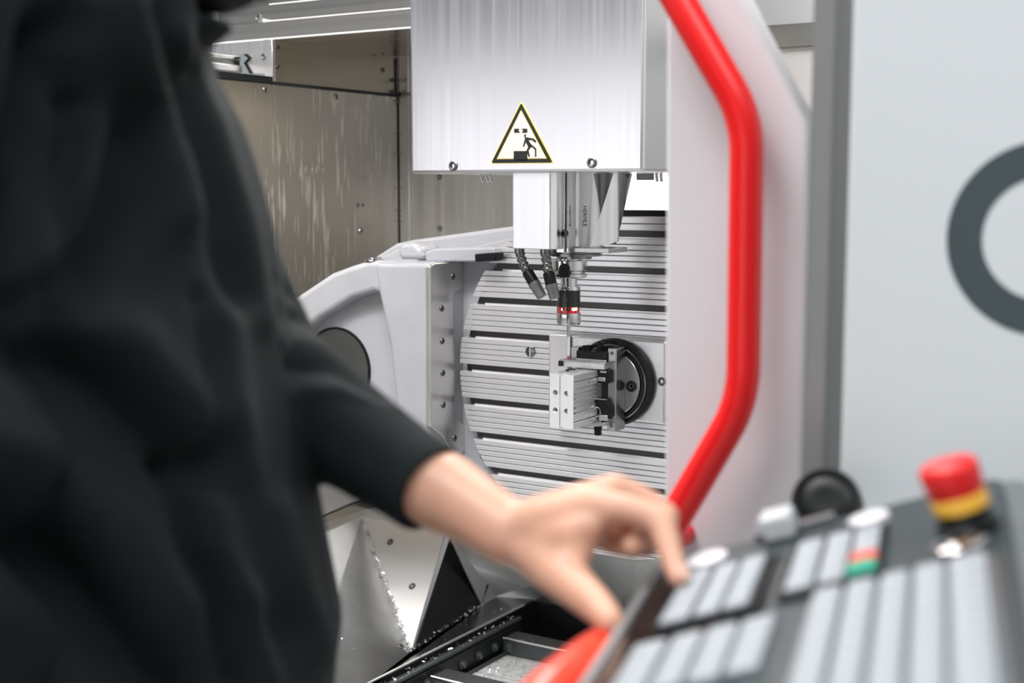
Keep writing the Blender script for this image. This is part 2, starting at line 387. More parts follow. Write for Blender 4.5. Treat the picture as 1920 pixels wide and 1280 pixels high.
# sliding door: white panel with a bent red pull handle
YD = 1.25
dp = thing('door_1', onY(1380, 900, YD), 'white sliding door panel with a thick bent red pull handle', 'door'); dp['kind'] = 'structure'
pts = [(1252, -420), (1245, 1000), (1244, 1700), (1490, 1700), (1500, 920), (1511, 560), (1512, 228), (1392, -6), (1300, -180), (1290, -420)]
obj('panel', MB().prism([onY(a, b, YD) for a, b in pts], (0, .035, 0)), 'door_white', dp, .004, 3)
YH = YD-.05
def fillet(pts, r, n=7):
    out = [pts[0]]
    for a, b, c in zip(pts, pts[1:], pts[2:]):
        u = (a-b).normalized(); v = (c-b).normalized(); s = b+u*r; e = b+v*r
        for i in range(n+1):
            t = i/n; out.append(s*(1-t)**2+b*2*t*(1-t)+e*t*t)
    return out+[pts[-1]]
hp = [onY(a, b, YH) for a, b in ((1228, -76), (1270, -3), (1401, 222), (1393, 752), (1268, 968))]
end = onY(1268, 968, YD); hp.append(onY(1240, 1012, YH))
obj('pull_handle', MB().tube(fillet(hp, .035), .0165, 24), 'handle_red', dp, label='thick red bent tube handle')
e0 = onY(1285, 1000, YD)
e1 = onY(1268, -60, YD)
obj('handle_foot', MB().cyl((e1.x, YD+.001, e1.z), (e1.x, YH+.01, e1.z), .012), 'handle_red', dp, .002)
obj('handle_foot', MB().cyl((e0.x, YD+.001, e0.z), (e0.x, YH+.01, e0.z), .012), 'handle_red', dp, .002)
# ------------------------------------------------------------------ spindle head
YX = 1.75
a = onY(770, 326, YX); b = onY(1206, 321, YX); zb = (a.z+b.z)/2
sh = thing('spindle_head', (a.x, YX, zb), 'bright brushed spindle head cover with a warning triangle', 'spindle head')
cover = obj('cover', MB().box(a.x, b.x, YX, YX+.30, zb, 2.25), 'steel_cover', sh, .005, 3)
for px, py in ((850, 311), (1110, 305)): place('screw', SCREW_D, onY(px, py, YX), NY, sh, 1.35)
# rear body of the head behind the cover
obj('slide_body', MB().box(a.x+.03, b.x+.012, YX+.295, YX+.36, zb+.002, 2.25), 'steel_back', sh, .003)

def tri_ring(mb, c, r0, r1, y, mi=0, asp=1.0):
    A = [Vector((c[0]+r0*p[0], y, c[1]+r0*p[1])) for p in ((0, asp), (-1, -1), (1, -1))]
    return A
# warning triangle: yellow edge, black frame, pale field, pictogram
tri = [onY(978, 191, YX), onY(921, 306, YX), onY(1038, 305, YX)]
cen = sum(tri, Vector())/3
def tscale(k, dy): return [Vector((cen.x+(p.x-cen.x)*k, YX-dy, cen.z+(p.z-cen.z)*k)) for p in tri]
def rounded(poly, r):
    out = []
    n = len(poly)
    for i in range(n):
        p, q, s = poly[i-1], poly[i], poly[(i+1) % n]
        u = (p-q).normalized()*r; v = (s-q).normalized()*r
        for t in (0, .25, .5, .75, 1): out.append((q+u)*(1-t)**2+q*2*t*(1-t)+(q+v)*t*t)
    return out
sg = obj('warning_sign', MB().prism(rounded(tscale(1.03, .0010), .006), (0, .0015, 0)), 'sign_yellow', sh, label='triangular crush-hazard warning sticker')
obj('sign_frame', MB().prism(rounded(tscale(.985, .0014), .004), (0, .0006, 0)), 'sign_black', sg)
obj('sign_rim', MB().prism(tscale(.80, .0017), (0, .0005, 0)), 'sign_yellow', sg)
obj('sign_field', MB().prism(tscale(.77, .0020), (0, .0005, 0)), 'sign_face', sg)
pic = MB()
def pp(pts): pic.prism([onY(740+x*.28125, y*.28125, YX-.0024) for x, y in pts], (0, .0006, 0))
pp([(796, 857), (832, 857), (824, 868), (836, 884), (796, 884)]); pp([(846, 857), (884, 857), (884, 884), (846, 884), (856, 870)])
pp([(793, 1006), (884, 1006), (884, 1062), (793, 1062)])
pp([(864, 912), (880, 915), (905, 955), (915, 968), (898, 985), (888, 975), (872, 945)])
pp([(880, 915), (925, 922), (943, 938), (940, 950), (930, 948), (918, 934), (888, 932)])
pp([(866, 930), (876, 938), (862, 978), (854, 975)])
pp([(898, 965), (912, 975), (890, 1005), (880, 1012), (878, 1002)]); pp([(880, 1008), (893, 1003), (902, 1044), (893, 1046)])
pp([(902, 970), (914, 964), (944, 990), (944, 1044), (935, 1044), (934, 996)])
hc = onY(740+869*.28125, 903*.28125, YX-.0024); pic.cyl(hc, hc+Vector((0, .0006, 0)), .0019, n=14)
obj('pictogram', pic, 'sign_black', sg)

# little nozzle stubs under the cover
for x0, x1, y in ((898, 903, 336), (908, 913, 337), (916, 920, 337)):
    q = onY(x0, 327, YX+.15); e = onY(x1+2, 341, YX+.15); obj('spray_stub', MB().cyl(Vector((q.x, q.y, zb+.004)), e, .0024, n=10), 'chrome', sh)
q = onY(1210, 330, YX+.25)
obj('limit_switch', MB().box(q.x-.012, q.x+.012, q.y-.01, q.y+.01, zb-.010, zb+.004), 'nozzle_grey', sh, .001)
for dx in (.020, .028): obj('spray_stub', MB().cyl((q.x+dx, q.y, zb+.003), (q.x+dx+.004, q.y-.004, zb-.012), .0026, n=10), 'chrome', sh)

# spindle block, spindle sleeve and gusset
YS = 1.95; SX = onY(1067, 500, YS).x
def zat(py, Y=YS, px=1067): return onY(px, py, Y).z
b0 = onY(961, 400, 1.86); b1 = onY(1032, 400, 1.86)
zlo = onY(1000, 467, 1.86).z
blk = MB(); outline = [(b0.x, 1.86), (b1.x-.001, 1.86), (b1.x+.006, 1.870), (b1.x+.006, 1.893), (b0.x, 1.893)]
blk.prism([Vector((x, y, zlo)) for x, y in outline], (0, 0, zb-zlo+.01))
obj('coolant_block', blk, 'steel_cover', sh, .0012)
cxs = onY(1092, 400, YS).x; rs = .036; zs = zat(462)
slv = MB(); slv.lathe((cxs, YS, zs), (cxs, YS, zb+.01), [(0, 0), (rs, 0), (rs, zb+.01-zs), (0, zb+.01-zs)], 40)
obj('spindle_sleeve', slv, 'steel_light', sh)
gx0 = onY(1049, 400, 1.895)
obj('guide_rib', MB().box(gx0.x-.002, gx0.x+.013, 1.888, 1.93, zlo-.006, zb+.01), 'steel_cover', sh, .001)
obj('guide_rib', MB().box(gx0.x+.014, gx0.x+.019, 1.893, 1.93, zlo-.006, zb+.01), 'chrome', sh, .001)
for px, py in ((1038, 434), (1057, 438)): place('screw', SCREW_D, onY(px, py, 1.880), NY, sh, 1.1)
gy = 1.915
obj('gusset', MB().prism([onY(x, y, gy) for x, y in ((1151, 322), (1158, 322), (1158, 452), (1143, 458), (1107, 462))], (0, .005, 0)), 'steel_back', sh)
obj('rear_shell', MB().cyl((cxs+.022, YS+.03, zs+.004), (cxs+.022, YS+.03, zb+.01), .024, .052, 36), 'chrome_dark', sh)
# maker's name on the sleeve, vertical, curved surface is nearly flat here
tx = onY(1097, 405, YS-rs)
dirn = (Vector((tx.x, tx.y, 0))-Vector((cxs, YS, 0))).normalized()
Mx = Matrix.Translation(Vector((cxs, YS, zat(405, YS-rs)))+dirn*(rs+.0004)) @ Matrix(((0, -dirn.y*-1, dirn.x), (0, dirn.x*-1, dirn.y), (1, 0, 0))).to_4x4()
Mx = Matrix.Translation(Vector((cxs, YS, zat(405, YS-rs)))+dirn*(rs+.0005)) @ (dirn.to_track_quat('Z', 'Y').to_matrix().to_4x4()) @ Matrix.Rotation(-PI/2, 4, 'Z')
tme = text_mesh('HERMLE', .0095, Mx, .0003); tme.materials.append(MATS['sign_black'])
to = bpy.data.objects.new('lettering', tme); COL.objects.link(to); to.parent = sh
tme.transform(Matrix.Translation(-wloc(sh)))
# nose flange
nz = zat(460)
nf = MB(); nf.lathe((SX+.010, YS, nz), (SX+.010, YS, nz-1), [(0, 0), (.044, 0), (.044, .012), (.047, .013), (.047, .017), (.030, .018), (.030, .022), (0, .022)], 40)
obj('spindle_nose', nf, 'chrome_dark', sh)
fl0 = onY(1090, 462, YS-.04); fl1 = onY(1143, 470, YS-.04)
obj('nose_plate', MB().box(cxs-.02, fl1.x+.002, YS-.046, YS+.02, nz-.009, nz-.001), 'vise_steel', sh, .001)
# two articulated coolant nozzles
def nozzle(path, mname):
    pts = [onY(x, y, 1.885) for x, y in path]
    e = obj('coolant_nozzle', MB().cyl(pts[0]+Vector((0, 0, .006)), pts[0]-Vector((0, 0, .004)), .0085, n=16), 'chrome_dark', sh)
    # beads between point 0 and 2
    n = 4
    for i in range(n):
        t = (i+.5)/n*2; k = min(int(t), 1); p = pts[k].lerp(pts[k+1], t-k)
        q = pts[k].lerp(pts[k+1], min(1, t-k+.2)); d = (pts[k+1]-pts[k]).normalized()
        obj('ball_joint', MB().lathe(p-d*.006, p+d*.006, [(0, 0), (.0055, 0), (.0085, .004), (.0085, .007), (.006, .012), (0, .012)], 16), 'chrome_dark', e)
    d = (pts[3]-pts[2]).normalized(); L = (pts[3]-pts[2]).length
    obj('nozzle_barrel', MB().lathe(pts[2], pts[3], [(0, 0), (.0085, 0), (.0098, .003), (.0098, L*.48), (0, L*.48)], 18), 'black_steel', e)
    obj('nozzle_tip', MB().lathe(pts[2]+d*L*.46, pts[3], [(0, 0), (.0104, 0), (.0104, L*.10), (.0098, L*.13), (.0085, L*.54), (0, L*.54)], 18), 'nozzle_grey', e)
nozzle(((974, 471), (980, 492), (988, 508), (1016, 556)), 'a')
nozzle(((1022, 471), (1025, 492), (1028, 510), (1040, 560)), 'b')

# ------------------------------------------------------------------ touch probe in the spindle
tp = thing('touch_probe', (SX, YS, zat(670)), 'black and chrome touch probe with a red lit band in the spindle', 'probe')
def lz(name, m, prof, n=36):
    """profile of (radius px at the probe, image y)"""
    k = pmm(2.18); z0 = zat(prof[0][1])
    return obj(name, MB().lathe((SX, YS, z0), (SX, YS, z0-1), [(r*k, z0-zat(y)) for r, y in prof], n), m, tp)
lz('tool_shank', 'chrome', [(0, 470), (24, 470), (24, 487), (29, 488), (29, 491), (0, 491)])
fg = lz('gripper_flange', 'chrome', [(0, 487), (35, 488), (35, 505), (30, 508), (30, 511), (35, 513), (35, 518), (31, 520), (0, 520)])
kh = onY(1057, 497, YS-.032); 
nb = MB(); kk = [onY(1057+x, 506+y, YS-.0315) for x, y in ((-9, 14), (-9, -4), (-7, -9), (-2, -12), (3, -12), (7, -9), (9, -4), (9, 14))]
nb.prism(kk, (0, .01, 0)); obj('drive_notch', nb, 'void_black', tp)
lz('neck', 'chrome', [(0, 518), (16, 518), (16, 540), (0, 540)])
lz('shoulder', 'chrome', [(0, 536), (21, 537), (22, 540), (22, 544), (0, 544)])
lz('body', 'probe_black', [(0, 543), (22, 543), (22, 566), (23, 567), (23, 574), (0, 574)])
lz('light_band', 'probe_red', [(0, 573), (21, 573), (21, 587), (0, 587)])
lz('lower_body', 'chrome', [(0, 586), (23, 586), (23.5, 588), (23.5, 603), (21, 608), (7, 609), (0, 609)])
k = pmm(2.18)
for dx in (-10, 0, 10):
    q = onY(1065+dx, 580, YS-.0205+abs(dx)*.0002); h = .0022
    obj('led' if dx else 'sensor_window', MB().box(q.x-h, q.x+h, q.y-.002+abs(dx)*.0001, q.y+.01, q.z-h, q.z+h), 'probe_led' if dx else 'void_black', tp)
for t in range(3):
    aa = R_(200+t*70)
    obj('band_strut', MB().cyl((SX+.0195*math.cos(aa), YS+.0195*math.sin(aa), zat(574)), (SX+.0195*math.cos(aa), YS+.0195*math.sin(aa), zat(587)), .0012, n=8), 'chrome', tp)
lz('stylus_cone', 'chrome', [(0, 608), (4.2, 608), (3.6, 628), (2.6, 632), (0, 632)])
lz('stylus_stem', 'ceramic', [(0, 630), (2.9, 630), (2.9, 664), (1.5, 667), (0, 667)])
obj('ruby_ball', MB().sphere((SX, YS, zat(671)), 3.0*k), 'ruby', tp)

# ------------------------------------------------------------------ rotary table with T-slots and fine ribs
RT = .334; ZTOP = 1.306
rt = thing('rotary_table', (XC, YT, ZC-RT), 'ribbed round steel machine table standing upright with T-slots', 'machine table')
def half(z): d = RT*RT-(z-ZC)**2; return math.sqrt(d) if d > 0 else 0
bd = MB(); n = 96; pts = []
for i in range(n):
    t = 2*PI*i/n; z = ZC+(RT-.004)*math.sin(t)
    pts.append(Vector((XC+(RT-.004)*math.cos(t), YT+.020, min(z, ZTOP-.002))))
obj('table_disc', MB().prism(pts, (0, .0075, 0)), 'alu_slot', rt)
PITCH_Z = .066; SLOTW = .015
slots = [ZC-.001+PITCH_Z*k for k in range(-4, 5)]
edges = [ZC-RT+.004]+[z for s in slots for z in (s-SLOTW/2, s+SLOTW/2)]+[ZTOP]
for i in range(0, len(edges), 2):
    z0, z1 = edges[i], edges[i+1]
    if z1-z0 < .012: continue
    mb = MB(); nrib = max(1, round((z1-z0)/.0102)); g = .0017; flat_top = False
    if z1 == ZTOP: nrib = max(1, round((z1-z0)/.0102))
    h = (z1-z0)/nrib
    for k in range(nrib):
        a0 = z0+k*h+(g/2 if k else 0); a1 = z0+(k+1)*h-(g/2 if k < nrib-1 else 0)
        w0, w1 = half(a0), half(a1)
        if min(w0, w1) < .01: continue
        y0, y1 = YT, YT+.021
        xs = lambda s, w: XC+s*w
        c = .0007
        prof = [(a0, y1), (a0, y0+c), (a0+c, y0), (a1-c, y0), (a1, y0+c), (a1, y1)]
        A = [Vector((XC-(w0 if z < (a0+a1)/2 else w1), y, z)) for z, y in prof]; B = [Vector((XC+(w0 if z < (a0+a1)/2 else w1), y, z)) for z, y in prof]
        mb.add(A+B, [(j, j+1, 7+j, 6+j) for j in range(5)]+[(5, 0, 6, 11), tuple(range(6)), tuple(range(11, 5, -1))])
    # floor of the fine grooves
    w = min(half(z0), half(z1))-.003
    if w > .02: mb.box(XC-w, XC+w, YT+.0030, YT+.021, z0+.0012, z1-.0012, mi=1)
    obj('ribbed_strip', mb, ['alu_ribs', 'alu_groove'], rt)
for s in slots:                       # dark floor and lip of each T-slot
    w = half(s+.008)-.02
    if w < .03: continue
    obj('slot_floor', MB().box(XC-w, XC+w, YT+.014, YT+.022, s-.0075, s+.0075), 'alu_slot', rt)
    obj('slot_lip', MB().box(XC-w+.004, XC+w, YT+.007, YT+.020, s-.0078, s-.0045), 'alu_ribs', rt)
q = onY(995, 659, YT)
ins = MB(); ins.lathe((q.x, YT+.002, q.z), (q.x, YT-1, q.z), [(.0105, 0), (.0105, .0035), (.0096, .0042), (.0045, .0042), (.0045, .001), (0, .001)], 28)
io = obj('locating_bush', ins, 'chrome_dark', rt, label='round slotted steel bush')
obj('bush_slot', MB().box(q.x-.0011, q.x+.0011, YT-.0028, YT+.001, q.z-.0107, q.z+.0107), 'alu_plain', io)
obj('table_rim_bar', MB().box(XC-.14, XC+.14, YT+.005, YT+.027, ZTOP+.001, ZTOP+.012), 'black_steel', rt, .001)

# ------------------------------------------------------------------ fixture plate, chuck flange, vise, workpiece
YP = YT-.035
fp = thing('fixture_plate', (XC, YP, .92), 'square brushed aluminium plate clamped to the table behind the vise', 'fixture plate')
a = onY(1031, 622, YP); b = onY(1252, 800, YP); zt = onY(1110, 630, YP).z; zbm = onY(1180, 790, YP).z
obj('side_block', MB().box(a.x, onY(1069, 640, YP).x, YP-.006, YT, onY(1050, 800, YP).z, onY(1050, 625, YP).z), 'alu_plain', fp, .005, 3)
obj('base_plate', MB().box(onY(1070, 640, YP).x, onY(1249, 640, YP).x, YP, YT, zbm, zt), 'alu_plate', fp, .005, 3)
for px, py in ((1241, 715),): place('screw', SCREW_D, onY(px, py, YP), NY, fp, 1.3)
YF = YP-.014
c = onY(1147, 717, YF)
cf = thing('chuck_flange', c, 'black ringed round steel flange between vise and square plate', 'flange')
def ycyl(name, m, prof, par, n=64): return obj(name, MB().lathe((c.x, YP, c.z), (c.x, YP-1, c.z), prof, n), m, par)
ycyl('black_ring', 'vise_black', [(0, 0), (.0785, 0), (.0785, .010), (.0755, .014), (.0690, .014), (.0690, .011), (0, .011)], cf)
ycyl('ring_groove', 'chrome_dark', [(.0690, .0105), (.0690, .0165), (.0665, .0175), (.0665, .0105)], cf)
ycyl('inner_ring', 'vise_black', [(.0665, .0105), (.0665, .0155), (.0585, .0155), (.0585, .0105)], cf)
ycyl('steel_face', 'vise_steel', [(.0580, .0105), (.0580, .0190), (.0570, .0200), (0, .0200)], cf)
q = onY(1184, 724, YP-.020)
obj('socket_screw', MB().lathe((q.x, YP-.019, q.z), (q.x, -9, q.z), [(.0100, 0), (.0100, .0025), (.0088, .0030), (.0055, .0030), (.0050, .001), (0, .001)], 28), 'vise_black', cf)
place('screw', SCREW_D, Vector((q.x, YP-.0205, q.z)), NY, cf, .8)
q = onY(1164, 728, YP-.020)
obj('oval_hole', MB().cyl((q.x, YP-.0195, q.z), (q.x, YP-.0206, q.z), .0075), 'void_black', cf)
obj('hole_mark', MB().box(q.x-.004, q.x-.0015, YP-.0212, YP-.019, q.z-.011, q.z+.006), 'alu_plain', cf)

vs = thing('centring_vise', (c.x, YP-.02, .92), 'small steel and black centring vise gripping the aluminium block', 'vise')
YV = YP-.020; YV0 = YV-.036                     # back and front of the vise base
Z = lambda py, Y=YV0, px=1120: onY(px, py, Y).z
X = lambda px, Y=YV0, py=715: onY(px, py, Y).x
obj('base', MB().box(X(1139), X(1155), YV0, YV, Z(806), Z(651)), 'vise_steel', vs, .0015)
obj('back_bar', MB().box(X(1082), X(1141), YV0+.018, YV, Z(800), Z(668)), 'vise_steel', vs, .001)
obj('upper_carriage', MB().box(X(1082), X(1140), YV0-.004, YV-.004, Z(676), Z(659)), 'vise_black', vs, .0015)
obj('carriage_edge', MB().box(X(1083), X(1139), YV0-.006, YV0, Z(677), Z(673)), 'chrome', vs, .0005)
obj('end_cap', MB().box(X(1068), X(1082), YV0+.004, YV-.004, Z(676), Z(654)), 'vise_steel', vs, .001)
for px, r, y0, y1 in ((1117, .0068, 642, 664), (1096, .0058, 650, 664), (1089, .005, 651, 664)):
    xx = X(px); ob = obj('clamp_bolt', MB().lathe((xx, YV0+.014, Z(y1)), (xx, YV0+.014, 9), [(0, 0), (r, 0), (r, Z(y0)-Z(y1)-.001), (r-.001, Z(y0)-Z(y1)), (r*.5, Z(y0)-Z(y1)), (r*.5, Z(y0)-Z(y1)-.003), (0, Z(y0)-Z(y1)-.003)], 20), 'vise_black', vs)
obj('upper_jaw', MB().box(X(1062), X(1143), YV0-.020, YV0+.02, Z(689), Z(677)), 'alu_plate', vs, .001)
obj('jaw_step', MB().box(X(1060), X(1146), YV0-.022, YV0+.02, Z(679), Z(675.5)), 'vise_steel', vs, .0006)
obj('jaw_notch', MB().box(X(1059), X(1066), YV0-.024, YV0-.012, Z(688), Z(678)), 'void_black', vs, .0006)
obj('upper_slide', MB().box(X(1124), X(1147), YV0-.012, YV0+.01, Z(716), Z(690)), 'vise_black', vs, .003)
obj('slide_window', MB().box(X(1131), X(1143), YV0-.0135, YV0-.01, Z(696), Z(692)), 'steel_light', vs, .001)
obj('slide_window', MB().box(X(1127), X(1141), YV0-.0135, YV0-.01, Z(712), Z(704)), 'chrome', vs, .002)
obj('lead_screw', MB().cyl((X(1134), YV0+.002, Z(795)), (X(1134), YV0+.002, Z(690)), .0065), 'vise_black', vs)
obj('lower_slide', MB().prism([Vector((X(px), YV0-.012, Z(py))) for px, py in ((1116, 746), (1141, 745), (1150, 762), (1150, 778), (1122, 778), (1122, 752))], (0, .022, 0)), 'vise_black', vs, .001)
obj('slide_edge', MB().box(X(1116), X(1142), YV0-.0135, YV0-.008, Z(746), Z(744)), 'chrome', vs)
obj('spring_ring', MB().tube([Vector((X(1127)+.007*math.cos(t), YV0-.014, Z(769)+.008*math.sin(t))) for t in [2*PI*i/20 for i in range(21)]], .0014, 8), 'chrome', vs)
obj('slide_window', MB().box(X(1130), X(1146), YV0-.014, YV0-.01, Z(785), Z(774)), 'steel_light', vs, .001)
obj('lower_jaw', MB().prism([Vector((X(1098), YV0-.022, Z(794))), Vector((X(1145), YV0-.022, Z(786))), Vector((X(1150), YV0+.02, Z(786))), Vector((X(1108), YV0+.02, Z(794)))], (0, 0, -.006)), 'vise_steel', vs, .0008)
xx = X(1119)
obj('hex_stub', MB().lathe((xx, YV0+.006, Z(794)), (xx, YV0+.006, -9), [(0, 0), (.0082, 0), (.0078, .008), (.0078, .010), (.0070, .010), (.0070, .020), (.006, .0215), (0, .0215)], 6, smooth=False), 'vise_black', vs)
for py in (660, 795): place('screw', SCREW_D, Vector((X(1147), YV0, Z(py))), NY, vs, .55)

# workpiece: milled aluminium block reaching out of the jaws
YW0 = YV0-.098; YW1 = YV0-.004
xa = onY(1031, 750, YW0).x; xb = onY(1075, 750, YW0).x
zt = onY(1055, 702, YW0).z; zbo = onY(1055, 803, YW0).z
wp = thing('workpiece', (xa, YW0, zbo), 'shiny milled aluminium block with four holes held in the vise', 'workpiece')
W = xb-xa; Hh = zt-zbo; mb = MB()
cen = .006                                   # vertical centre groove
def cell(x0, x1, z0, z1, cx, cz, r, y):
    n = 16; ci = []; sq = []
    for k in range(n):
        t = 2*PI*k/n; dx, dz = math.cos(t), math.sin(t); ci.append(Vector((cx+r*dx, y, cz+r*dz)))
        tx = ((x1-cx)/dx if dx > 1e-6 else (x0-cx)/dx if dx < -1e-6 else 9); tz = ((z1-cz)/dz if dz > 1e-6 else (z0-cz)/dz if dz < -1e-6 else 9)
        m = min(tx, tz); sq.append(Vector((cx+m*dx, y, cz+m*dz)))
    # snap to the corners
    for X0 in (x0, x1):
        for Z0 in (z0, z1):
            j = min(range(n), key=lambda q: (sq[q]-Vector((X0, y, Z0))).length); sq[j] = Vector((X0, y, Z0))
    cup = [Vector((cx+(v.x-cx)*.82, y+.004, cz+(v.z-cz)*.82)) for v in ci]; bot = [v+Vector((0, .02, 0)) for v in cup]
    mb.add(ci+sq, [(k, (k+1) % n, n+(k+1) % n, n+k) for k in range(n)])
    mb.add(ci+cup, [(k, (k+1) % n, n+(k+1) % n, n+k) for k in range(n)], True); mb.add(cup+bot, [(k, (k+1) % n, n+(k+1) % n, n+k) for k in range(n)], True)
    mb.add(bot, [tuple(range(n))], mi=1)
xm = (xa+xb)/2-.001; zm = [zbo, zbo+Hh*.22, zbo+Hh*.5, zbo+Hh*.78, zt]
for (x0, x1, cxx) in ((xa, xm-cen/2, onY(1041, 740, YW0).x), (xm+cen/2, xb, onY(1062, 740, YW0).x)):
    for (z0, z1, zz_) in ((zm[1], zm[2], onY(1050, 770, YW0).z), (zm[2], zm[3], onY(1050, 737, YW0).z)):
        cell(x0, x1, z0, z1, cxx, zz_, .0050, YW0)
    mb.add([(x0, YW0, zm[0]), (x1, YW0, zm[0]), (x1, YW0, zm[1]), (x0, YW0, zm[1])], [(0, 1, 2, 3)])
    mb.add([(x0, YW0, zm[3]), (x1, YW0, zm[3]), (x1, YW0, zm[4]), (x0, YW0, zm[4])], [(0, 1, 2, 3)])
mb.box(xm-cen/2, xm+cen/2, YW0+.0015, YW0+.02, zbo+.002, zt-.002)
# stepped right-hand face: solid core plus proud bands
mb.box(xa+.0005, xb-.007, YW0+.0215, YW1, zbo+.004, zt-.004); mb.box(xa, xm-cen/2, YW0+.0001, YW0+.022, zbo, zt) if False else None
obj('block', mb, ['alu_block', 'void_black'], wp)
bands = ((0, .12, 0), (.13, .27, .0005), (.28, .36, .004), (.37, .44, .0055), (.45, .53, .0055), (.54, .61, .0055), (.62, .72, .004), (.73, .86, .0005), (.87, 1., 0))
for f0, f1, ind in bands:
    obj('milled_band', MB().box(xb-.012, xb-ind, YW0+.0002, YW1, zbo+Hh*f0+.0006, zbo+Hh*f1-.0002), 'alu_block', wp, .0006)
for f0, f1 in ((0, .3), (.7, 1.)):
    obj('milled_band', MB().box(xa, xa+.013, YW0+.0002, YW1, zbo+Hh*f0, zbo+Hh*f1), 'alu_block', wp, .0006)
obj('top_land', MB().box(xa+.002, xb-.001, YW0+.010, YW1, zt-.008, zt-.0005), 'alu_block', wp, .001)
for i, yy in enumerate((.035, .048, .061)):
    obj('top_pocket', MB().lathe((xa+W*.45, YW0+yy, zt-.001), (xa+W*.45, YW0+yy, 9), [(.0065, 0), (.0065, .0014), (.005, .0014), (.005, .0006), (0, .0006)], 20), 'chrome', wp)
obj('bore_arc', MB().tube([Vector((xa+W*.30+.010*math.cos(t), YW0+.052+.012*math.sin(t), zt+.0005)) for t in [R_(90+i*12) for i in range(16)]], .0014, 6), 'vise_black', wp)
for f, yy in ((.80, .052), (.17, .052)):
    obj('side_pin', MB().cyl((xb-.001, YW0+yy, zbo+Hh*f), (xb+.0012, YW0+yy, zbo+Hh*f), .002, n=12), 'chrome', wp)
# ------------------------------------------------------------------ cast cradle that carries the table
XP = -1.447
cr = thing('table_cradle', (XP, 2.06, .66), 'light grey painted cast cradle holding the ribbed table', 'casting')
def pr(name, pts, Y, dep, m='cast_grey', bev=.012, seg=4, par=cr):
    return obj(name, MB().prism([onY(a, b, Y) for a, b in pts], (0, dep, 0)), m, par, bev, seg)
YA = onX(805, 650, XP-.004).y
pr('arm_column', [(806, 492), (702, 492), (708, 545), (728, 640), (742, 760), (744, 895), (806, 895)], YA, .26, bev=.010)
pr('arm_wing', [(790, 500), (660, 503), (625, 516), (570, 553), (430, 650), (430, 885), (790, 885)], YA+.045, .20, bev=.012)
pr('top_rib', [(745, 489), (690, 488), (655, 499), (620, 512), (562, 551), (440, 640), (455, 720), (600, 596), (660, 560), (700, 548), (745, 560)], YA+.012, .15, bev=.012)
bo = onY(634, 690, YA+.045)
bc = MB(); bc.lathe((bo.x, bo.y+.01, bo.z), (bo.x, -9, bo.z), [(0, 0), (.084, 0), (.084, .0125), (.080, .0135), (.080, .0115), (0, .0115)], 48)
bco = obj('bearing_cover', bc, 'hopper_steel', cr, label='round dark steel bearing cover')
obj('cover_rim', MB().lathe((bo.x, bo.y+.01, bo.z), (bo.x, -9, bo.z), [(.080, .0115), (.080, .0142), (.0845, .0142), (.0845, .010)], 48), 'plastic_black', bco)
# bed behind the table with its sloping top edge, ridge and stop pad
pr('bed_plate', [(690, 489), (742, 456), (770, 450), (960, 424), (1090, 413), (1260, 413), (1260, 900), (690, 900)], YT+.065, .10, bev=.008)
pr('bed_shoulder', [(700, 489), (745, 468), (800, 470), (860, 470), (960, 445), (900, 560), (880, 690), (900, 860), (960, 920), (960, 925), (700, 925)], YT+.028, .06, bev=.010)
pr('stop_pad', [(797, 472), (815, 466), (925, 464), (931, 476), (926, 491), (797, 491)], YA+.06, .07, bev=.004)
pr('stop_buffer', [(889, 476), (930, 473), (928, 489), (890, 491)], YA+.052, .03, 'plastic_black', .003)
pr('cast_ridge', [(742, 470), (752, 455), (775, 453), (790, 468), (792, 488), (750, 488)], YT+.0, .08, bev=.012)
q = onZ(702, 489, onY(702, 492, YA).z+.001)
obj('lifting_plug', MB().lathe(q, q+Vector((0, 0, 1)), [(0, 0), (.020, 0), (.020, .003), (.014, .004), (.014, .007), (0, .007)], 28), 'chrome', cr)
# machined pad with its two lobes and screws
pad = [(807, 500), (815, 494), (862, 490), (869, 494), (873, 506), (873, 530), (867, 541), (854, 546), (850, 556), (851, 640), (854, 700), (853, 780), (858, 788), (872, 796), (879, 808), (880, 832), (874, 846), (862, 850), (845, 842), (828, 815), (808, 800)]
pdp = MB().prism([onX(a, b, XP) for a, b in pad], (-.012, 0, 0))
po = obj('machined_pad', pdp, 'pad_steel', cr, .0015)
shim = MB().prism([onX(800+(a-800)*1.045, 670+(b-670)*1.012, XP-.006) for a, b in pad[1:]], (-.010, 0, 0))
obj('pad_gasket', shim, 'plastic_black', cr)
for px, py in ((849, 518), (828, 578), (829, 639), (830, 699), (831, 759), (852, 821)): place('screw', SCREW_D, onX(px, py, XP), NX, po, 1.05)

# ------------------------------------------------------------------ chip hopper plates under the table
ZR = .41; ZL = .60
T0 = onZ(678, 968, ZL); T1 = onZ(834, 1000, ZL); P0 = onZ(770, 1222, ZR); P1 = onZ(903, 1133, ZR); P2 = onZ(930, 1118, ZR)
TB = onZ(598, 1004, ZL); PB = onZ(540, 1400, ZR)
def plate(name, poly, m, label, th=.004, cat='chute plate'):
    c = sum(poly, Vector())/len(poly); n = (poly[1]-poly[0]).cross(poly[2]-poly[0]).normalized()
    if n.dot(CAM-c) < 0: n = -n
    mb = MB()
    for i in range(1, len(poly)-1): mb.prism([poly[0], poly[i], poly[i+1]], -n*th)
    return tag(obj(name, mb, m, None, origin=min(poly, key=lambda v: v.z)), label, cat)
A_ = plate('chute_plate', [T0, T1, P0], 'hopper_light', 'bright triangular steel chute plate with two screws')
nA = (T1-T0).cross(P0-T0).normalized(); nA = nA if nA.dot(CAM-T0) > 0 else -nA
for px, py in ((732, 1016), (773, 1099)): place('screw', SCREW_D, onPl(px, py, T0, nA), nA, A_, 1.3)
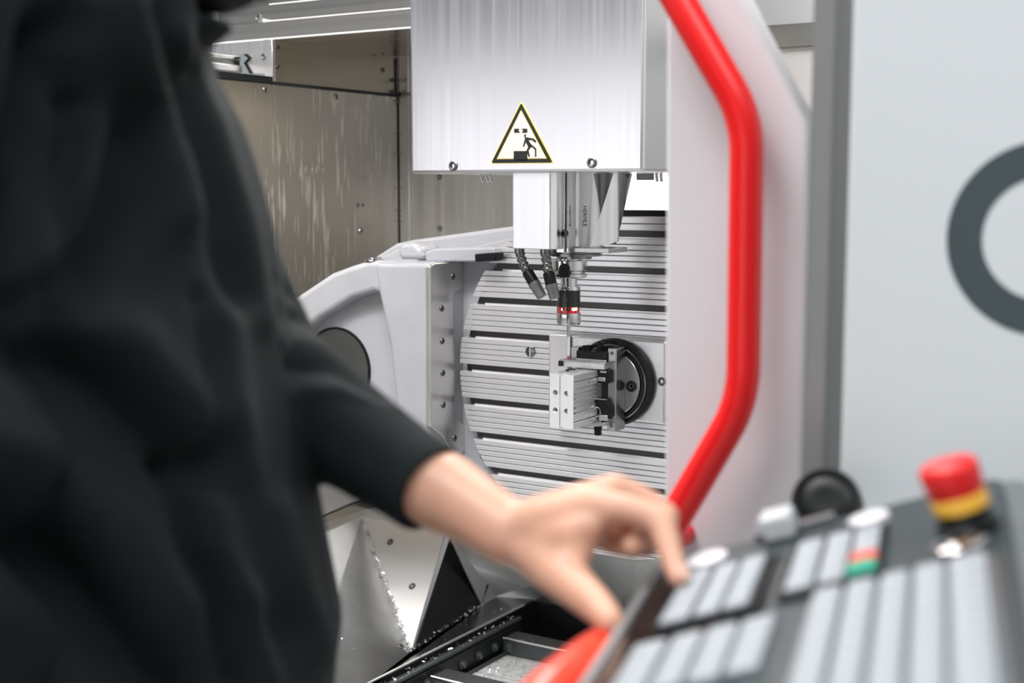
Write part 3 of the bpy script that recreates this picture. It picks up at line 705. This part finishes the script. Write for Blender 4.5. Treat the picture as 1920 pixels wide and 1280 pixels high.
B_ = plate('chute_plate', [T0, P0, PB, TB], 'hopper_steel', 'dark sloping chute plate left of the bright triangle')
nB = (P0-T0).cross(TB-T0).normalized(); nB = nB if nB.dot(CAM-T0) > 0 else -nB
place('screw', SCREW_D, onPl(752, 1212, P0, nB), nB, B_, 1.2)
T2 = onZ(850, 1008, ZL)+Vector((0, .03, .0))
plate('chute_plate', [T1+Vector((.002, .03, -.002)), P0+Vector((.004, .006, -.003)), P1, P1+Vector((.01, .06, .10)), T2], 'black_steel', 'triangular chute plate right of the bright triangle, coloured black for dark reflections')  # bare steel, its black colour painted in for the dark it mirrors
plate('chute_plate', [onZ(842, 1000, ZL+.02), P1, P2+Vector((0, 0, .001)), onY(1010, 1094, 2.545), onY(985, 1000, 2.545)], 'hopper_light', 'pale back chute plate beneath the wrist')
lg = thing('ledge_sheet', (XW, 2.3, .59), 'pale folded ledge sheet along the foot of the side wall', 'ledge')
obj('lower_strip', MB().prism([T0, TB, onZ(560, 1022, ZL), onZ(560, 988, ZL+.005), onZ(655, 947, ZL+.005), onZ(900, 985, ZL), T1], (0, 0, -.004)), 'hopper_light', lg)
obj('upper_strip', MB().prism([onX(560, 987, XW+.002), onX(660, 944, XW+.002), onX(740, 912, XW+.002), onX(740, 860, XW+.002), onX(540, 900, XW+.002)], (-.004, 0, 0)), 'hopper_light', lg)
obj('ledge_gap', MB().tube([onX(560, 987, XW+.003), onX(660, 944, XW+.003), onX(740, 912, XW+.003)], .0022, 6), 'void_black', lg)

# ------------------------------------------------------------------ chip conveyor
xe0 = P0.x-.03; xe1 = onZ(840, 1205, ZR).x
cv = thing('chip_conveyor', (-1.3, 1.7, .30), 'dark chip conveyor trough with chain and steel slats', 'conveyor')
obj('trough_flange', MB().prism([P0, P2, Vector((xe1, 2.55, ZR)), Vector((xe1, 1.6, ZR)), Vector((P0.x-.02, 1.6, ZR)), PB], (0, 0, -.012)), 'hopper_steel', cv)
obj('flange_lip', MB().tube([(xe1+.001, 1.6, ZR), (xe1+.001, 2.5, ZR)], .003, 8), 'steel_light', cv)
obj('trough_wall', MB().box(xe1-.004, xe1+.004, 1.6, 2.55, .28, ZR-.002), 'black_steel', cv)
obj('chain_guide', MB().box(xe1+.006, xe1+.026, 1.6, 2.44, .385, .398), 'conveyor_steel', cv, .002)
obj('guide_ridge', MB().tube([(xe1+.028, 1.6, .400), (xe1+.028, 2.44, .400)], .0055, 10), 'conveyor_steel', cv)
obj('chain_strip', MB().box(xe1+.030, xe1+.038, 1.6, 2.43, .345, .395), 'black_steel', cv)
roll = MB(); roll.lathe((0, 0, 0), (0, 0, 1), [(.010, 0), (.010, .003), (.0065, .004), (.0065, .008), (.005, .009), (0, .009)], 16)
ROLL = roll.mesh('chain_roller'); ROLL.materials.append(MATS['conveyor_steel'])
for i in range(11): place('chain_roller', ROLL, (xe1+.038, 1.76+i*.062, .372), NX, cv, 1.)
obj('link_rail', MB().tube([(xe1+.05, 1.6, .352), (xe1+.05, 2.42, .352)], .004, 8), 'conveyor_steel', cv)
for i in range(6):
    y = 1.745+i*.1215
    obj('conveyor_slat', MB().box(xe1+.052, -.75, y, y+.117, .345, .349), 'conveyor_plate', cv, .001)
for k, y in enumerate((2.345, 2.075, 1.805)):
    obj('cross_bar', MB().box(xe1+.044, -.75, y, y+.004, .350, .385), 'conveyor_steel', cv, .001)
    obj('bar_flange', MB().box(xe1+.044, -.75, y+.003, y+.055, .381, .385), 'conveyor_steel', cv, .001)
    obj('bar_edge', MB().tube([(xe1+.044, y, .386), (-.75, y, .386)], .002, 6), 'steel_light', cv)
    place('chain_roller', ROLL, (xe1+.060, y, .368), NY, cv, 1.1)
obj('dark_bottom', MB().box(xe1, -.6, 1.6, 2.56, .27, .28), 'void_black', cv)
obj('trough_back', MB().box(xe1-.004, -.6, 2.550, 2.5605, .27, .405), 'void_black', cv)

# swarf: loose aluminium chips along the seams and scattered on the plates
ch = MB()
def flake(p, s):
    q = Quaternion(Vector(rng.normal(size=3)).normalized(), rng.uniform(0, 6.28)); L, W_, H_ = s*rng.uniform(.8, 2.4), s*rng.uniform(.4, .9), s*.25
    vs = [Vector((-L, -W_, 0)), Vector((L, -W_*.4, H_)), Vector((L*.6, W_, 0)), Vector((-L*.7, W_*.8, H_*2)), Vector((0, 0, -H_))]
    ch.add([p+q @ v for v in vs], [(0, 1, 2), (0, 2, 3), (0, 4, 1), (1, 4, 2), (2, 4, 3), (3, 4, 0)])
def seam(a, b, n, spread=.004, s=.0019):
    for _ in range(n): flake(a.lerp(b, rng.uniform())+Vector(rng.normal(size=3))*spread*.5+Vector((.003, -.003, .004)), s*rng.uniform(.7, 1.7))
seam(T0, P0, 170, .0035); seam(P0, P1, 150, .005); seam(P1, P2, 15, .004); seam(Vector((xe1+.016, 1.75, .40)), Vector((xe1+.016, 2.44, .40)), 130, .008, .0016)
for _ in range(26): flake(T0.lerp(P0, rng.uniform()).lerp(TB.lerp(PB, rng.uniform()), rng.uniform(0, .7))+Vector((0, 0, .002)), .0013)
for _ in range(22): flake(Vector((rng.uniform(P0.x, xe1), rng.uniform(1.9, 2.45), ZR+.002)), .0016)
for _ in range(420): flake(Vector((xe1+.06+abs(rng.normal())*.10, rng.uniform(1.75, 2.45), .3505)), .0015)
for _ in range(40): flake(Vector((rng.uniform(xe1+.05, -1.2), 2.345+rng.uniform(0, .05), .386)), .0012)
tag(obj('metal_chips', ch, 'chip_alu', None, origin=P0), 'loose bright aluminium swarf along the chute seams and conveyor', 'swarf', None, 'stuff')
# ------------------------------------------------------------------ operator console
RR = (ROT @ Vector((1, .33, .378))).normalized(); UU = (ROT @ Vector((.325, .16, -1))).normalized(); UU = (UU-RR*UU.dot(RR)).normalized()
NN = RR.cross(UU); OO = P(1278, 1105, .9)-NN*.004
PM = Matrix(((RR.x, UU.x, NN.x, OO.x), (RR.y, UU.y, NN.y, OO.y), (RR.z, UU.z, NN.z, OO.z), (0, 0, 0, 1)))
def pw(r, u, n=0.): return PM @ Vector((r, u, n))
cp = thing('control_console', pw(.09, -.10, -.06), 'dark grey operator console with rows of pale keys and stop button', 'control panel')
def rrect(r0, r1, u0, u1, rad, n=5):
    out = []
    for cx_, cy_, a0 in ((r1-rad, u1-rad, 0), (r0+rad, u1-rad, 90), (r0+rad, u0+rad, 180), (r1-rad, u0+rad, 270)):
        for i in range(n+1):
            t = R_(a0+90*i/n); out.append((cx_+rad*math.cos(t), cy_+rad*math.sin(t)))
    return out
def pslab(name, r0, r1, u0, u1, n0, n1, m, par, rad=.004, bev=0.):
    return obj(name, MB().prism([pw(a, b, n1) for a, b in rrect(r0, r1, u0, u1, rad)], -NN*(n1-n0)), m, par, bev)
L0, L1, B0, B1 = -.0325, .2165, -.42, .100
pslab('housing', L0-.006, L1+.016, B0-.01, B1+.010, -.050, -.006, 'panel_edge', cp, .018, .003)
pslab('front_plate', L0, L1, B0, B1, -.006, 0, 'panel_grey', cp, .012, .0012)
pslab('edge_rail', L0-.007, L0-.0005, B0, B1-.01, -.010, .002, 'panel_rail', cp, .002, .001)
fr1 = pslab('keypad_frame', -.0065, .0615, -.0745, .0385, -.001, .0035, 'frame_black', cp, .004)
fr2 = pslab('keypad_frame', .0745, .1405, -.0720, .0440, -.001, .0035, 'frame_black', cp, .004)
pslab('keypad_frame', -.0135, .0840, -.190, -.0960, -.001, .0009, 'panel_grey', cp, .004)
pslab('keypad_frame', .0970, .2065, -.40, -.0740, -.001, .0010, 'panel_edge', cp, .004)
pslab('glossy_window', L0+.003, .068, -.24, .045, -.001, .0006, 'panel_black', cp, .006)
# every key a cap of its own; the cap meshes are shared
KEYS = {}
def key(r0, r1, u0, u1, m='key_grey', h=.0060):
    w_, d_ = r1-r0, u1-u0; k_ = (round(w_, 4), round(d_, 4), m, h)
    if k_ not in KEYS:
        mb = MB(); a = rrect(-w_/2, w_/2, -d_/2, d_/2, .0022, 3); s = 1-.0016/w_*2
        lo = [Vector((x, y, 0)) for x, y in a]; hi = [Vector((x, y, h*.75)) for x, y in a]; tp_ = [Vector((x*s, y*s, h)) for x, y in a]
        mb.loft([lo, hi, tp_], False); mb.sm = [False]*len(mb.sm); mb.add(tp_, [tuple(range(len(tp_)))])
        me = mb.mesh('key'); me.materials.append(MATS[m]); KEYS[k_] = me
    o = bpy.data.objects.new('key', KEYS[k_]); COL.objects.link(o); o.parent = cp
    o.location = pw((r0+r1)/2, (u0+u1)/2, .0005)-wloc(cp); o.rotation_euler = PM.to_euler(); return o
def keycols(cols, u0, u1, rows, gap=.0011, **kw):
    h = (u1-u0)/rows
    for (a, b) in cols:
        for j in range(rows): key(a, b, u0+j*h+gap/2, u0+(j+1)*h-gap/2, **kw)
keycols(((-.0025, .0170), (.0205, .0370), (.0398, .0565)), -.068, .032, 5)
keycols(((.0795, .0972), (.1005, .1172)), -.062, .037, 5)
key(.1200, .1366, -.0035, .0365); key(.1200, .1366, .0, .0) if False else None
key(.1200, .1366, -.0235, -.0045, m='key_grey'); key(.1195, .1370, -.0410, -.0250, m='key_red', h=.007); key(.1190, .1375, -.0600, -.0425, m='key_green', h=.007)
keycols(((-.0100, .0115), (.0155, .0345), (.0378, .0570), (.0600, .0795)), -.184, -.102, 4)
keycols(((.1010, .1180), (.1215, .1380), (.1415, .1580), (.1615, .1785), (.1815, .2020)), -.378, -.078, 15)
# round controls
def knob(name, r, u, prof, m, par=cp, n=32, label=None):
    o = obj(name, MB().lathe(pw(r, u), pw(r, u, 1), prof, n), m, par)
    if label: o['label'] = label
    return o
knob('lamp_button', .126, .0655, [(.0145, -.001), (.0145, .004), (.0125, .0055), (0, .0055)], 'key_white', label='round white glossy button')
knob('lamp_button', .005, .0690, [(.0165, -.001), (.0165, .003), (.0145, .0045), (0, .0045)], 'key_white', label='round white glossy button')
ks = knob('key_switch', .187, -.0440, [(.0170, -.001), (.0170, .0035), (.0150, .0050), (.0125, .0050), (.0115, .0020), (0, .0020)], 'chrome', label='flat chrome ring switch')
knob('switch_core', .187, -.0440, [(.0080, .001), (.0080, .0042), (.0065, .0052), (0, .0052)], 'chrome', ks)
es = knob('stop_base', .1930, -.014, [(.0195, -.001), (.0195, .006), (.0165, .008), (.0165, .014), (0, .014)], 'plastic_black', label='black base of the stop button')
knob('stop_collar', .1930, -.014, [(0, .0115), (.0150, .0115), (.0150, .0165), (0, .0165)], 'plastic_black', es)
knob('yellow_ring', .1930, -.014, [(0, .0155), (.0170, .0155), (.0178, .0180), (.0172, .0250), (0, .0250)], 'stop_yellow', es)
knob('stop_cap', .1930, -.014, [(0, .0245), (.0160, .0245), (.0178, .0290), (.0186, .0400), (.0178, .0440), (.0150, .0462), (0, .0472)], 'stop_red', es, label='red emergency stop mushroom cap')
# white clip and the black round pivot knob on the rear edge
cl = obj('white_clip', MB().prism([pw(.048, .072), pw(.073, .072), pw(.073, .100), pw(.048, .100)], NN*.020), 'plastic_white', cp, .004, 3)
pslab('clip_bar', .040, .100, .084, .098, -.002, .006, 'panel_edge', cp, .003)
kc = P(1546, 935, 1.075); kd = (CAM-kc).normalized(); kd = (kd+Vector((-.15, 0, .25))).normalized()
pk = thing('pivot_knob', kc-kd*.03, 'large black round knob behind the top edge of the console', 'knob')
obj('knob_rim', MB().lathe(kc-kd*.03, kc+kd, [(0, 0), (.0285, 0), (.0285, .022), (.0270, .026), (.0240, .026), (.0235, .022), (0, .022)], 40), 'plastic_black', pk)
obj('knob_face', MB().lathe(kc-kd*.03, kc+kd, [(.0235, .0215), (.0200, .0235), (.010, .0235), (0, .0225)], 40), 'plastic_black', pk)
obj('knob_stem', MB().cyl(kc-kd*.055, kc-kd*.028, .014), 'plastic_black', pk)
# support arm below the console
c0 = pw(.09, -.14, -.05); 
obj('support_arm', MB().tube([c0, c0-Vector((0, 0, .25)), Vector((c0.x, c0.y, .03))], .03, 20), 'panel_edge', cp)
obj('floor_flange', MB().cyl((c0.x, c0.y, 0), (c0.x, c0.y, .03), .16, n=32), 'panel_edge', cp)
# red grab rail along the console's left side
gr = [P(1165, 1178, .905), P(1120, 1205, .86), P(1060, 1255, .80), P(1000, 1330, .75), P(960, 1420, .71)]
gr = [P(1160, 1208, .915), P(1108, 1245, .868), P(1032, 1306, .815), P(940, 1410, .76)]
obj('grab_rail', MB().tube(fillet([Vector(p) for p in gr], .012, 4), .0185, 20), 'handle_orange', cp, label='orange-red tubular grab rail')
# ------------------------------------------------------------------ the person
def limb(mb, pts):
    """tapered rounded chain: pts = [(Vector, radius)]"""
    for (a, ra), (b, rb) in zip(pts, pts[1:]):
        mb.cyl(a, b, ra, rb, n=18); 
    for a, ra in pts: mb.sphere(a, ra, 18, 12)
def grown(name, mb, voxel, smooth=6, fac=.5):
    me = bpy.data.meshes.new(name+'_raw'); me.from_pydata(mb.v, [], mb.f); me.update()
    o = bpy.data.objects.new(name+'_raw', me); COL.objects.link(o)
    rm = o.modifiers.new('remesh', 'REMESH'); rm.mode = 'VOXEL'; rm.voxel_size = voxel
    sm = o.modifiers.new('smooth', 'SMOOTH'); sm.factor = fac; sm.iterations = smooth
    dg = bpy.context.evaluated_depsgraph_get(); out = bpy.data.meshes.new_from_object(o.evaluated_get(dg)); out.name = name
    bpy.data.objects.remove(o); bpy.data.meshes.remove(me); return out
def finish(name, me, m, parent):
    base = wloc(parent); me.transform(Matrix.Translation(-base)); me.materials.clear(); me.materials.append(MATS[m])
    me.polygons.foreach_set('use_smooth', [True]*len(me.polygons))
    o = bpy.data.objects.new(name, me); COL.objects.link(o); o.parent = parent; return o

FA = R_(-12)                              # the torso faces the picture's right, a little towards us
FD = RV*math.cos(FA)+FV*math.sin(FA); SD = ZV.cross(FD)      # front, and the person's left side (far from us)
def q3(px, py, d, r): return (P(px, py, d), r)
DT = 1.04
def tring(py, px, a, b, n=40, dc=1.0, mul=1.0):
    z = P(px, py, DT).z; sup = math.sqrt((a*math.cos(FA))**2+(b*math.sin(FA))**2)
    e = P(px, py, DT); c = e-RV*sup; t = (c-CAM).dot(FV); c = c+FV*(dc-t); c.z = z
    pts = []
    for k in range(n):
        t = 2*PI*k/n; ct, st = math.cos(t), math.sin(t); pw_ = .86
        pts.append(c+FD*(a*math.copysign(abs(ct)**pw_, ct))+SD*(b*math.copysign(abs(st)**pw_, st)))
    return pts, c
RINGS = [(1440, 590, .125, .18), (1360, 600, .128, .185), (1290, 606, .132, .19), (1200, 620, .135, .195), (1050, 590, .130, .198), (830, 550, .125, .202), (600, 514, .125, .206),
         (430, 490, .125, .206), (330, 464, .120, .206), (230, 432, .112, .200), (150, 392, .098, .185), (100, 362, .080, .160), (60, 345, .070, .125), (20, 330, .062, .09)]
pe_c = tring(*RINGS[4])[1]
pe = thing('person', (pe_c.x, pe_c.y, 0), 'person in a dark zip jacket pressing a console key with the left hand', 'person')

# left arm and hand: pixel, pixel, depth, radius
WR = q3(952, 998, .985, .0250)
arm = [q3(275, 200, 1.17, .045), q3(382, 430, 1.19, .038), q3(497, 700, 1.13, .035), q3(618, 792, 1.085, .033), q3(745, 870, 1.045, .0315), q3(835, 925, 1.02, .0315), q3(900, 963, 1.0, .0270), WR]
MCP = {'index': (1122, 948, .945), 'middle': (1152, 920, .970), 'ring': (1166, 932, .994), 'little': (1168, 958, 1.015)}
FING = {'index': [(1122, 948, .945, .0128), (1180, 955, .937, .0112), (1240, 976, .930, .0108), (1258, 1038, .915, .0092), (1272, 1084, .902, .0078)],
        'middle': [(1152, 920, .970, .0130), (1205, 938, .970, .0112), (1248, 968, .968, .0108), (1236, 1008, .955, .0100), (1185, 1022, .942, .0090)],
        'ring': [(1166, 932, .994, .0125), (1205, 955, .995, .0108), (1236, 985, .992, .0102), (1212, 1024, .975, .0095), (1160, 1022, .962, .0086)],
        'little': [(1168, 958, 1.015, .0112), (1195, 980, 1.015, .0095), (1215, 1005, 1.010, .0088), (1188, 1030, .996, .0084), (1142, 1022, .984, .0076)]}
THUMB = [(985, 1022, .975, .0180), (1030, 1062, .950, .0175), (1076, 1096, .925, .0158), (1120, 1136, .900, .0125), (1144, 1164, .884, .0102)]
body = MB(); limb(body, arm)
for k in FING:
    f = [q3(*v) for v in FING[k]]; limb(body, f)
    limb(body, [(WR[0].lerp(f[0][0], .12), .0205), (WR[0].lerp(f[0][0], .6), .0165), (f[0][0], f[0][1]+.0006)])
limb(body, [q3(*v) for v in THUMB]); limb(body, [WR, q3(*THUMB[0])])
limb(body, [q3(1010, 1025, .968, .0180), q3(1075, 1000, .945, .0150), q3(1105, 985, .940, .0120)])     # web between thumb and index
limb(body, [q3(1000, 1015, .985, .0190), q3(1090, 975, .975, .0190), q3(1130, 965, .985, .0170)])     # palm
limb(body, [q3(1060, 1060, .940, .0150), q3(1090, 1020, .942, .0120)])
limb(body, [q3(1120, 985, .995, .0190), q3(1175, 995, 1.0, .0150)])     # heel of the curled fingers
# torso, neck, head, right arm, legs (mostly under clothes or out of frame)
tr = [tring(py, px-75, a*.55, b*.58, 28)[0] for py, px, a, b in RINGS]; body.loft(tr)
NK = P(238, 60, 1.0); limb(body, [(NK-ZV*.07-FD*.02, .040), (NK-FD*.004, .050), (P(262, -110, 1.0), .054)])
HC = P(320, -285, 1.0); body.sphere(HC, 1., 24, 16, sc=(.086, .086, .112)); body.sphere(HC+FD*.012+ZV*.02, 1., 24, 16, sc=(.080, .080, .092))
limb(body, [(P(335, -125, 1.0), .054), (P(400, -78, 1.0), .040), (P(434, -52, 1.0), .024)])
limb(body, [(HC+FD*.085+ZV*.015, .010), (HC+FD*.108-ZV*.018, .013)])                                    # nose
limb(body, [(HC+FD*.085-ZV*.052+SD*.02, .009), (HC+FD*.094-ZV*.052, .010), (HC+FD*.085-ZV*.052-SD*.02, .009)])   # lips
for s in (-1, 1): body.sphere(HC+SD*s*.083-FD*.005-ZV*.005, 1., 14, 10, sc=(.016, .016, .030))          # ears
SHR = P(-95, 70, .80)
rarm = [(P(-140, 90, .85), .030), (P(-150, 560, .83), .026), (P(-125, 960, .82), .028), (P(-60, 1330, .83), .033), (P(-30, 1560, .86), .026)]
limb(body, rarm); rh = rarm[-1][0]; dn = (rarm[-1][0]-rarm[-2][0]).normalized()
limb(body, [(rh, .024), (rh+dn*.05, .022)])
for i, s in enumerate((-.026, -.009, .009, .026)):
    b0_ = rh+dn*.075+FD*s; limb(body, [(rh+dn*.03+FD*s*.8, .013), (b0_, .0105), (b0_+dn*.04, .0092), (b0_+dn*(.062-abs(s)*.5)+SD*.012, .0080)])
limb(body, [(rh+dn*.02+FD*.02, .014), (rh+dn*.045+FD*.042, .011), (rh+dn*.070+FD*.050, .009)])
HIP = tring(*RINGS[0])[1]; hz = HIP.z
legs = []
for s in (-1, 1):
    h = HIP+SD*s*.095; kn = Vector((h.x, h.y, .50))+FD*.02; an = Vector((h.x, h.y, .09))
    legs.append((h, kn, an)); limb(body, [(h+ZV*.02, .080), (h-ZV*.10, .078), (kn, .052), (kn-ZV*.12, .052), (an, .036), (an+FD*.13-ZV*.05, .028)])
finish('body', grown('body', body, .0034, 7, .5), 'skin', pe)
# nails
def nail(c, along, nrm, w_, l_):
    x = along.cross(nrm).normalized(); mb = MB(); ringp = [c+x*w_*math.cos(2*PI*k/14)+along*l_*math.sin(2*PI*k/14) for k in range(14)]
    mb.add(ringp+[c+nrm*.0012], [(k, (k+1) % 14, 14) for k in range(14)], True); return obj('fingernail', mb, 'nail', pe)
for pts in (FING['index'],):
    a_, b_ = P(*pts[-2][:3]), P(*pts[-1][:3]); al = (b_-a_).normalized(); tocam = (CAM-b_).normalized(); n_ = (tocam*.5+ZV*.6+RV*.5 if pts is not THUMB else tocam*.4+ZV-RV*.2); n_ = (n_-al*n_.dot(al)).normalized()
    nail(b_+n_*(pts[-1][3]*.92)-al*.001, al, n_, .0052, .0066)
# face details above the frame
for s in (-1, 1):
    e = obj('eye', MB().sphere(HC+FD*.074+SD*s*.031+ZV*.012, .0125), 'ceramic', pe); obj('iris', MB().sphere(HC+FD*.083+SD*s*.031+ZV*.012, .0055), 'plastic_black', e)
hr = MB(); hr.sphere(HC-FD*.012+ZV*.030, 1., 24, 16, sc=(.093, .093, .100)); limb(hr, [(HC-FD*.06-ZV*.01, .050), (HC-FD*.055-ZV*.06, .035)])
finish('hair', grown('hair', hr, .006, 3), 'hair', pe)
bd_ = MB(); limb(bd_, [(P(352, -96, 1.0), .0505), (P(405, -68, 1.0), .0385), (P(440, -46, 1.0), .0255)])
for s in (-1, 1): limb(bd_, [(HC+SD*s*.078-FD*.002-ZV*.03, .012), (HC+SD*s*.066+FD*.02-ZV*.075, .020), (HC+SD*s*.045+FD*.05-ZV*.09, .020)])
limb(bd_, [(HC+FD*.088-ZV*.040+SD*.024, .006), (HC+FD*.097-ZV*.036, .007), (HC+FD*.088-ZV*.040-SD*.024, .006)])
finish('beard', grown('beard', bd_, .004, 3), 'hair', pe)

# jacket
jk = MB(); jk.loft([tring(*r_)[0] for r_ in RINGS])
slv_ = [q3(272, 195, 1.17, .066), q3(374, 430, 1.19, .056), q3(497, 700, 1.13, .0550), q3(618, 790, 1.085, .0470), q3(722, 860, 1.05, .0405), q3(802, 913, 1.022, .0350)]
limb(jk, slv_[:-1]); d_ = (slv_[-1][0]-slv_[-2][0]).normalized(); jk.cyl(slv_[-2][0], slv_[-1][0], slv_[-2][1], slv_[-1][1], 24)
limb(jk, [(P(170, 30, .93), .075), (SHR, .074), (P(-112, 300, .79), .066), (P(-118, 560, .79), .060), (P(-112, 960, .80), .056), (P(-60, 1330, .83), .042), (P(-40, 1480, .85), .038)])
limb(jk, [(P(200, 60, 1.0), .075), (P(272, 195, 1.17), .068)])
jm = grown('jacket', jk, .0048, 8, .5)
# folds pushed into the cloth along real crease lines
co = np.empty(len(jm.vertices)*3); jm.vertices.foreach_get('co', co); co = co.reshape(-1, 3)
no = np.empty(len(jm.vertices)*3); jm.vertices.foreach_get('normal', no); no = no.reshape(-1, 3)
Rm = np.array(ROT); loc = (co-np.array(CAM)) @ Rm
dep = -loc[:, 2]; U = 960+FPX*loc[:, 0]/dep; V = 640-FPX*loc[:, 1]/dep
facing = np.clip(np.einsum('ij,ij->i', no, np.array(CAM)-co)/np.linalg.norm(np.array(CAM)-co, axis=1)*3, 0, 1)
FOLDS = [  # polyline (px), amplitude m, half width px
    ([(118, 40), (75, 250), (10, 420), (-60, 600)], -.034, 42), ([(245, 250), (218, 390), (120, 530), (0, 600), (-80, 620)], -.020, 48),
    ([(225, 0), (262, 110), (305, 240), (335, 400)], .011, 36), ([(185, 250), (135, 410), (50, 520)], .013, 42),
    ([(290, 30), (345, 200), (410, 400), (440, 560)], -.009, 22), ([(325, 60), (395, 230), (455, 420), (485, 600)], .006, 24),
    ([(120, 590), (230, 650), (340, 790)], .014, 60), ([(20, 650), (180, 710), (310, 845), (372, 868)], -.018, 40),
    ([(366, 560), (374, 720), (380, 868)], -.007, 16), ([(400, 600), (420, 800), (440, 960), (480, 1100)], .010, 46),
    ([(332, 884), (352, 1030), (405, 1130), (460, 1290)], -.014, 20), ([(368, 884), (388, 1020), (445, 1130), (505, 1290)], .006, 22), ([(330, 882), (376, 888)], -.007, 9),
    ([(-40, 820), (100, 870), (220, 990), (310, 1130)], .014, 60), ([(-40, 930), (120, 1080), (250, 1220), (330, 1300)], -.020, 44), ([(-40, 1130), (60, 1200), (150, 1290)], .012, 60),
    ([(440, 930), (470, 1060), (540, 1180)], -.008, 30), ([(520, 960), (560, 1120), (610, 1230)], .006, 30),
]
SLEEVE = [([(505, 585), (590, 600), (640, 650)], -.006, 14), ([(520, 640), (610, 650), (690, 690)], .004, 16), ([(515, 690), (620, 690), (720, 745)], -.0055, 14), ([(540, 740), (640, 730), (745, 780)], .0035, 14),
          ([(560, 800), (650, 760), (770, 800)], -.0045, 14), ([(585, 860), (680, 800), (790, 830)], -.0035, 12), ([(640, 925), (720, 850), (810, 850)], -.003, 12), ([(505, 520), (560, 560), (600, 600)], -.005, 12)]
def pdist(poly):
    best = np.full(len(U), 1e9)
    for (x0, y0), (x1, y1) in zip(poly, poly[1:]):
        dx, dy = x1-x0, y1-y0; t = np.clip(((U-x0)*dx+(V-y0)*dy)/(dx*dx+dy*dy), 0, 1); best = np.minimum(best, np.hypot(U-x0-t*dx, V-y0-t*dy))
    return best
sleeve_mask = ((co-np.array(P(640, 800, 1.08))) @ np.array(FV) > -.09) & (U > 500-40*(V > 800)) & (dep > .98)
far = (dep > 1.04) & (U > 500) & (V > 470)
dsp = np.zeros(len(U))
for poly, amp, wd in FOLDS: dsp += 1.55*amp*np.exp(-(pdist(poly)/(wd*1.2))**2)*(~far)
for poly, amp, wd in SLEEVE: dsp += amp*np.exp(-(pdist(poly)/wd)**2)*far
co = co+no*(dsp*facing)[:, None]
jm.vertices.foreach_set('co', co.ravel()); jm.update()
jo = finish('jacket', jm, 'jacket', pe); sm_ = jo.modifiers.new('smooth', 'SMOOTH'); sm_.factor = .5; sm_.iterations = 6; jo['label'] = 'dark charcoal zip jacket with a stand collar'
# cuff rib, collar, pocket welt
ax0 = slv_[-1][0]-d_*.030; ax1 = slv_[-1][0]+d_*.004
obj('cuff', MB().lathe(ax0, ax1, [(.0330, 0), (.0372, .002), (.0368, .015), (.0365, .030), (.0352, .034), (.0325, .034), (.0320, .02)], 32), 'jacket', jo)
def cring(py, pxr, pxc, b, tilt=0., n=40):
    c = P(pxc, py, 1.0); a = (P(pxr, py, 1.0)-c).dot(RV)/math.cos(FA); out = []
    for k in range(n):
        t = 2*PI*k/n; out.append(c+FD*a*math.cos(t)+SD*b*math.sin(t)+ZV*(tilt*math.cos(t)))
    return out
cl_ = MB(); cl_.loft([cring(130, 362, 215, .085), cring(95, 362, 222, .076), cring(66, 405, 236, .074, -.002), cring(46, 430, 240, .074, -.003), cring(34, 424, 240, .072, -.003), cring(30, 395, 238, .067, .0), cring(40, 372, 236, .060), cring(90, 350, 225, .060)], False)
obj('collar', cl_, 'jacket', jo)
# trousers and boots
tm = MB()
for h, kn, an in legs: limb(tm, [(h+ZV*.06, .100), (h-ZV*.10, .096), (kn, .072), (kn-ZV*.2, .066), (an+ZV*.03, .060)])
limb(tm, [(legs[0][0]+ZV*.05, .11), (legs[1][0]+ZV*.05, .11)])
finish('trousers', grown('trousers', tm, .010, 4), 'trousers', pe)
for h, kn, an in legs:
    bt = MB(); limb(bt, [(an+ZV*.07, .058), (an-ZV*.025, .055), (an+FD*.10-ZV*.035, .050), (an+FD*.17-ZV*.045, .040)])
    me = grown('boot', bt, .007, 4)
    for v in me.vertices: v.co.z = max(v.co.z, .002)
    finish('boot', me, 'boot', pe)
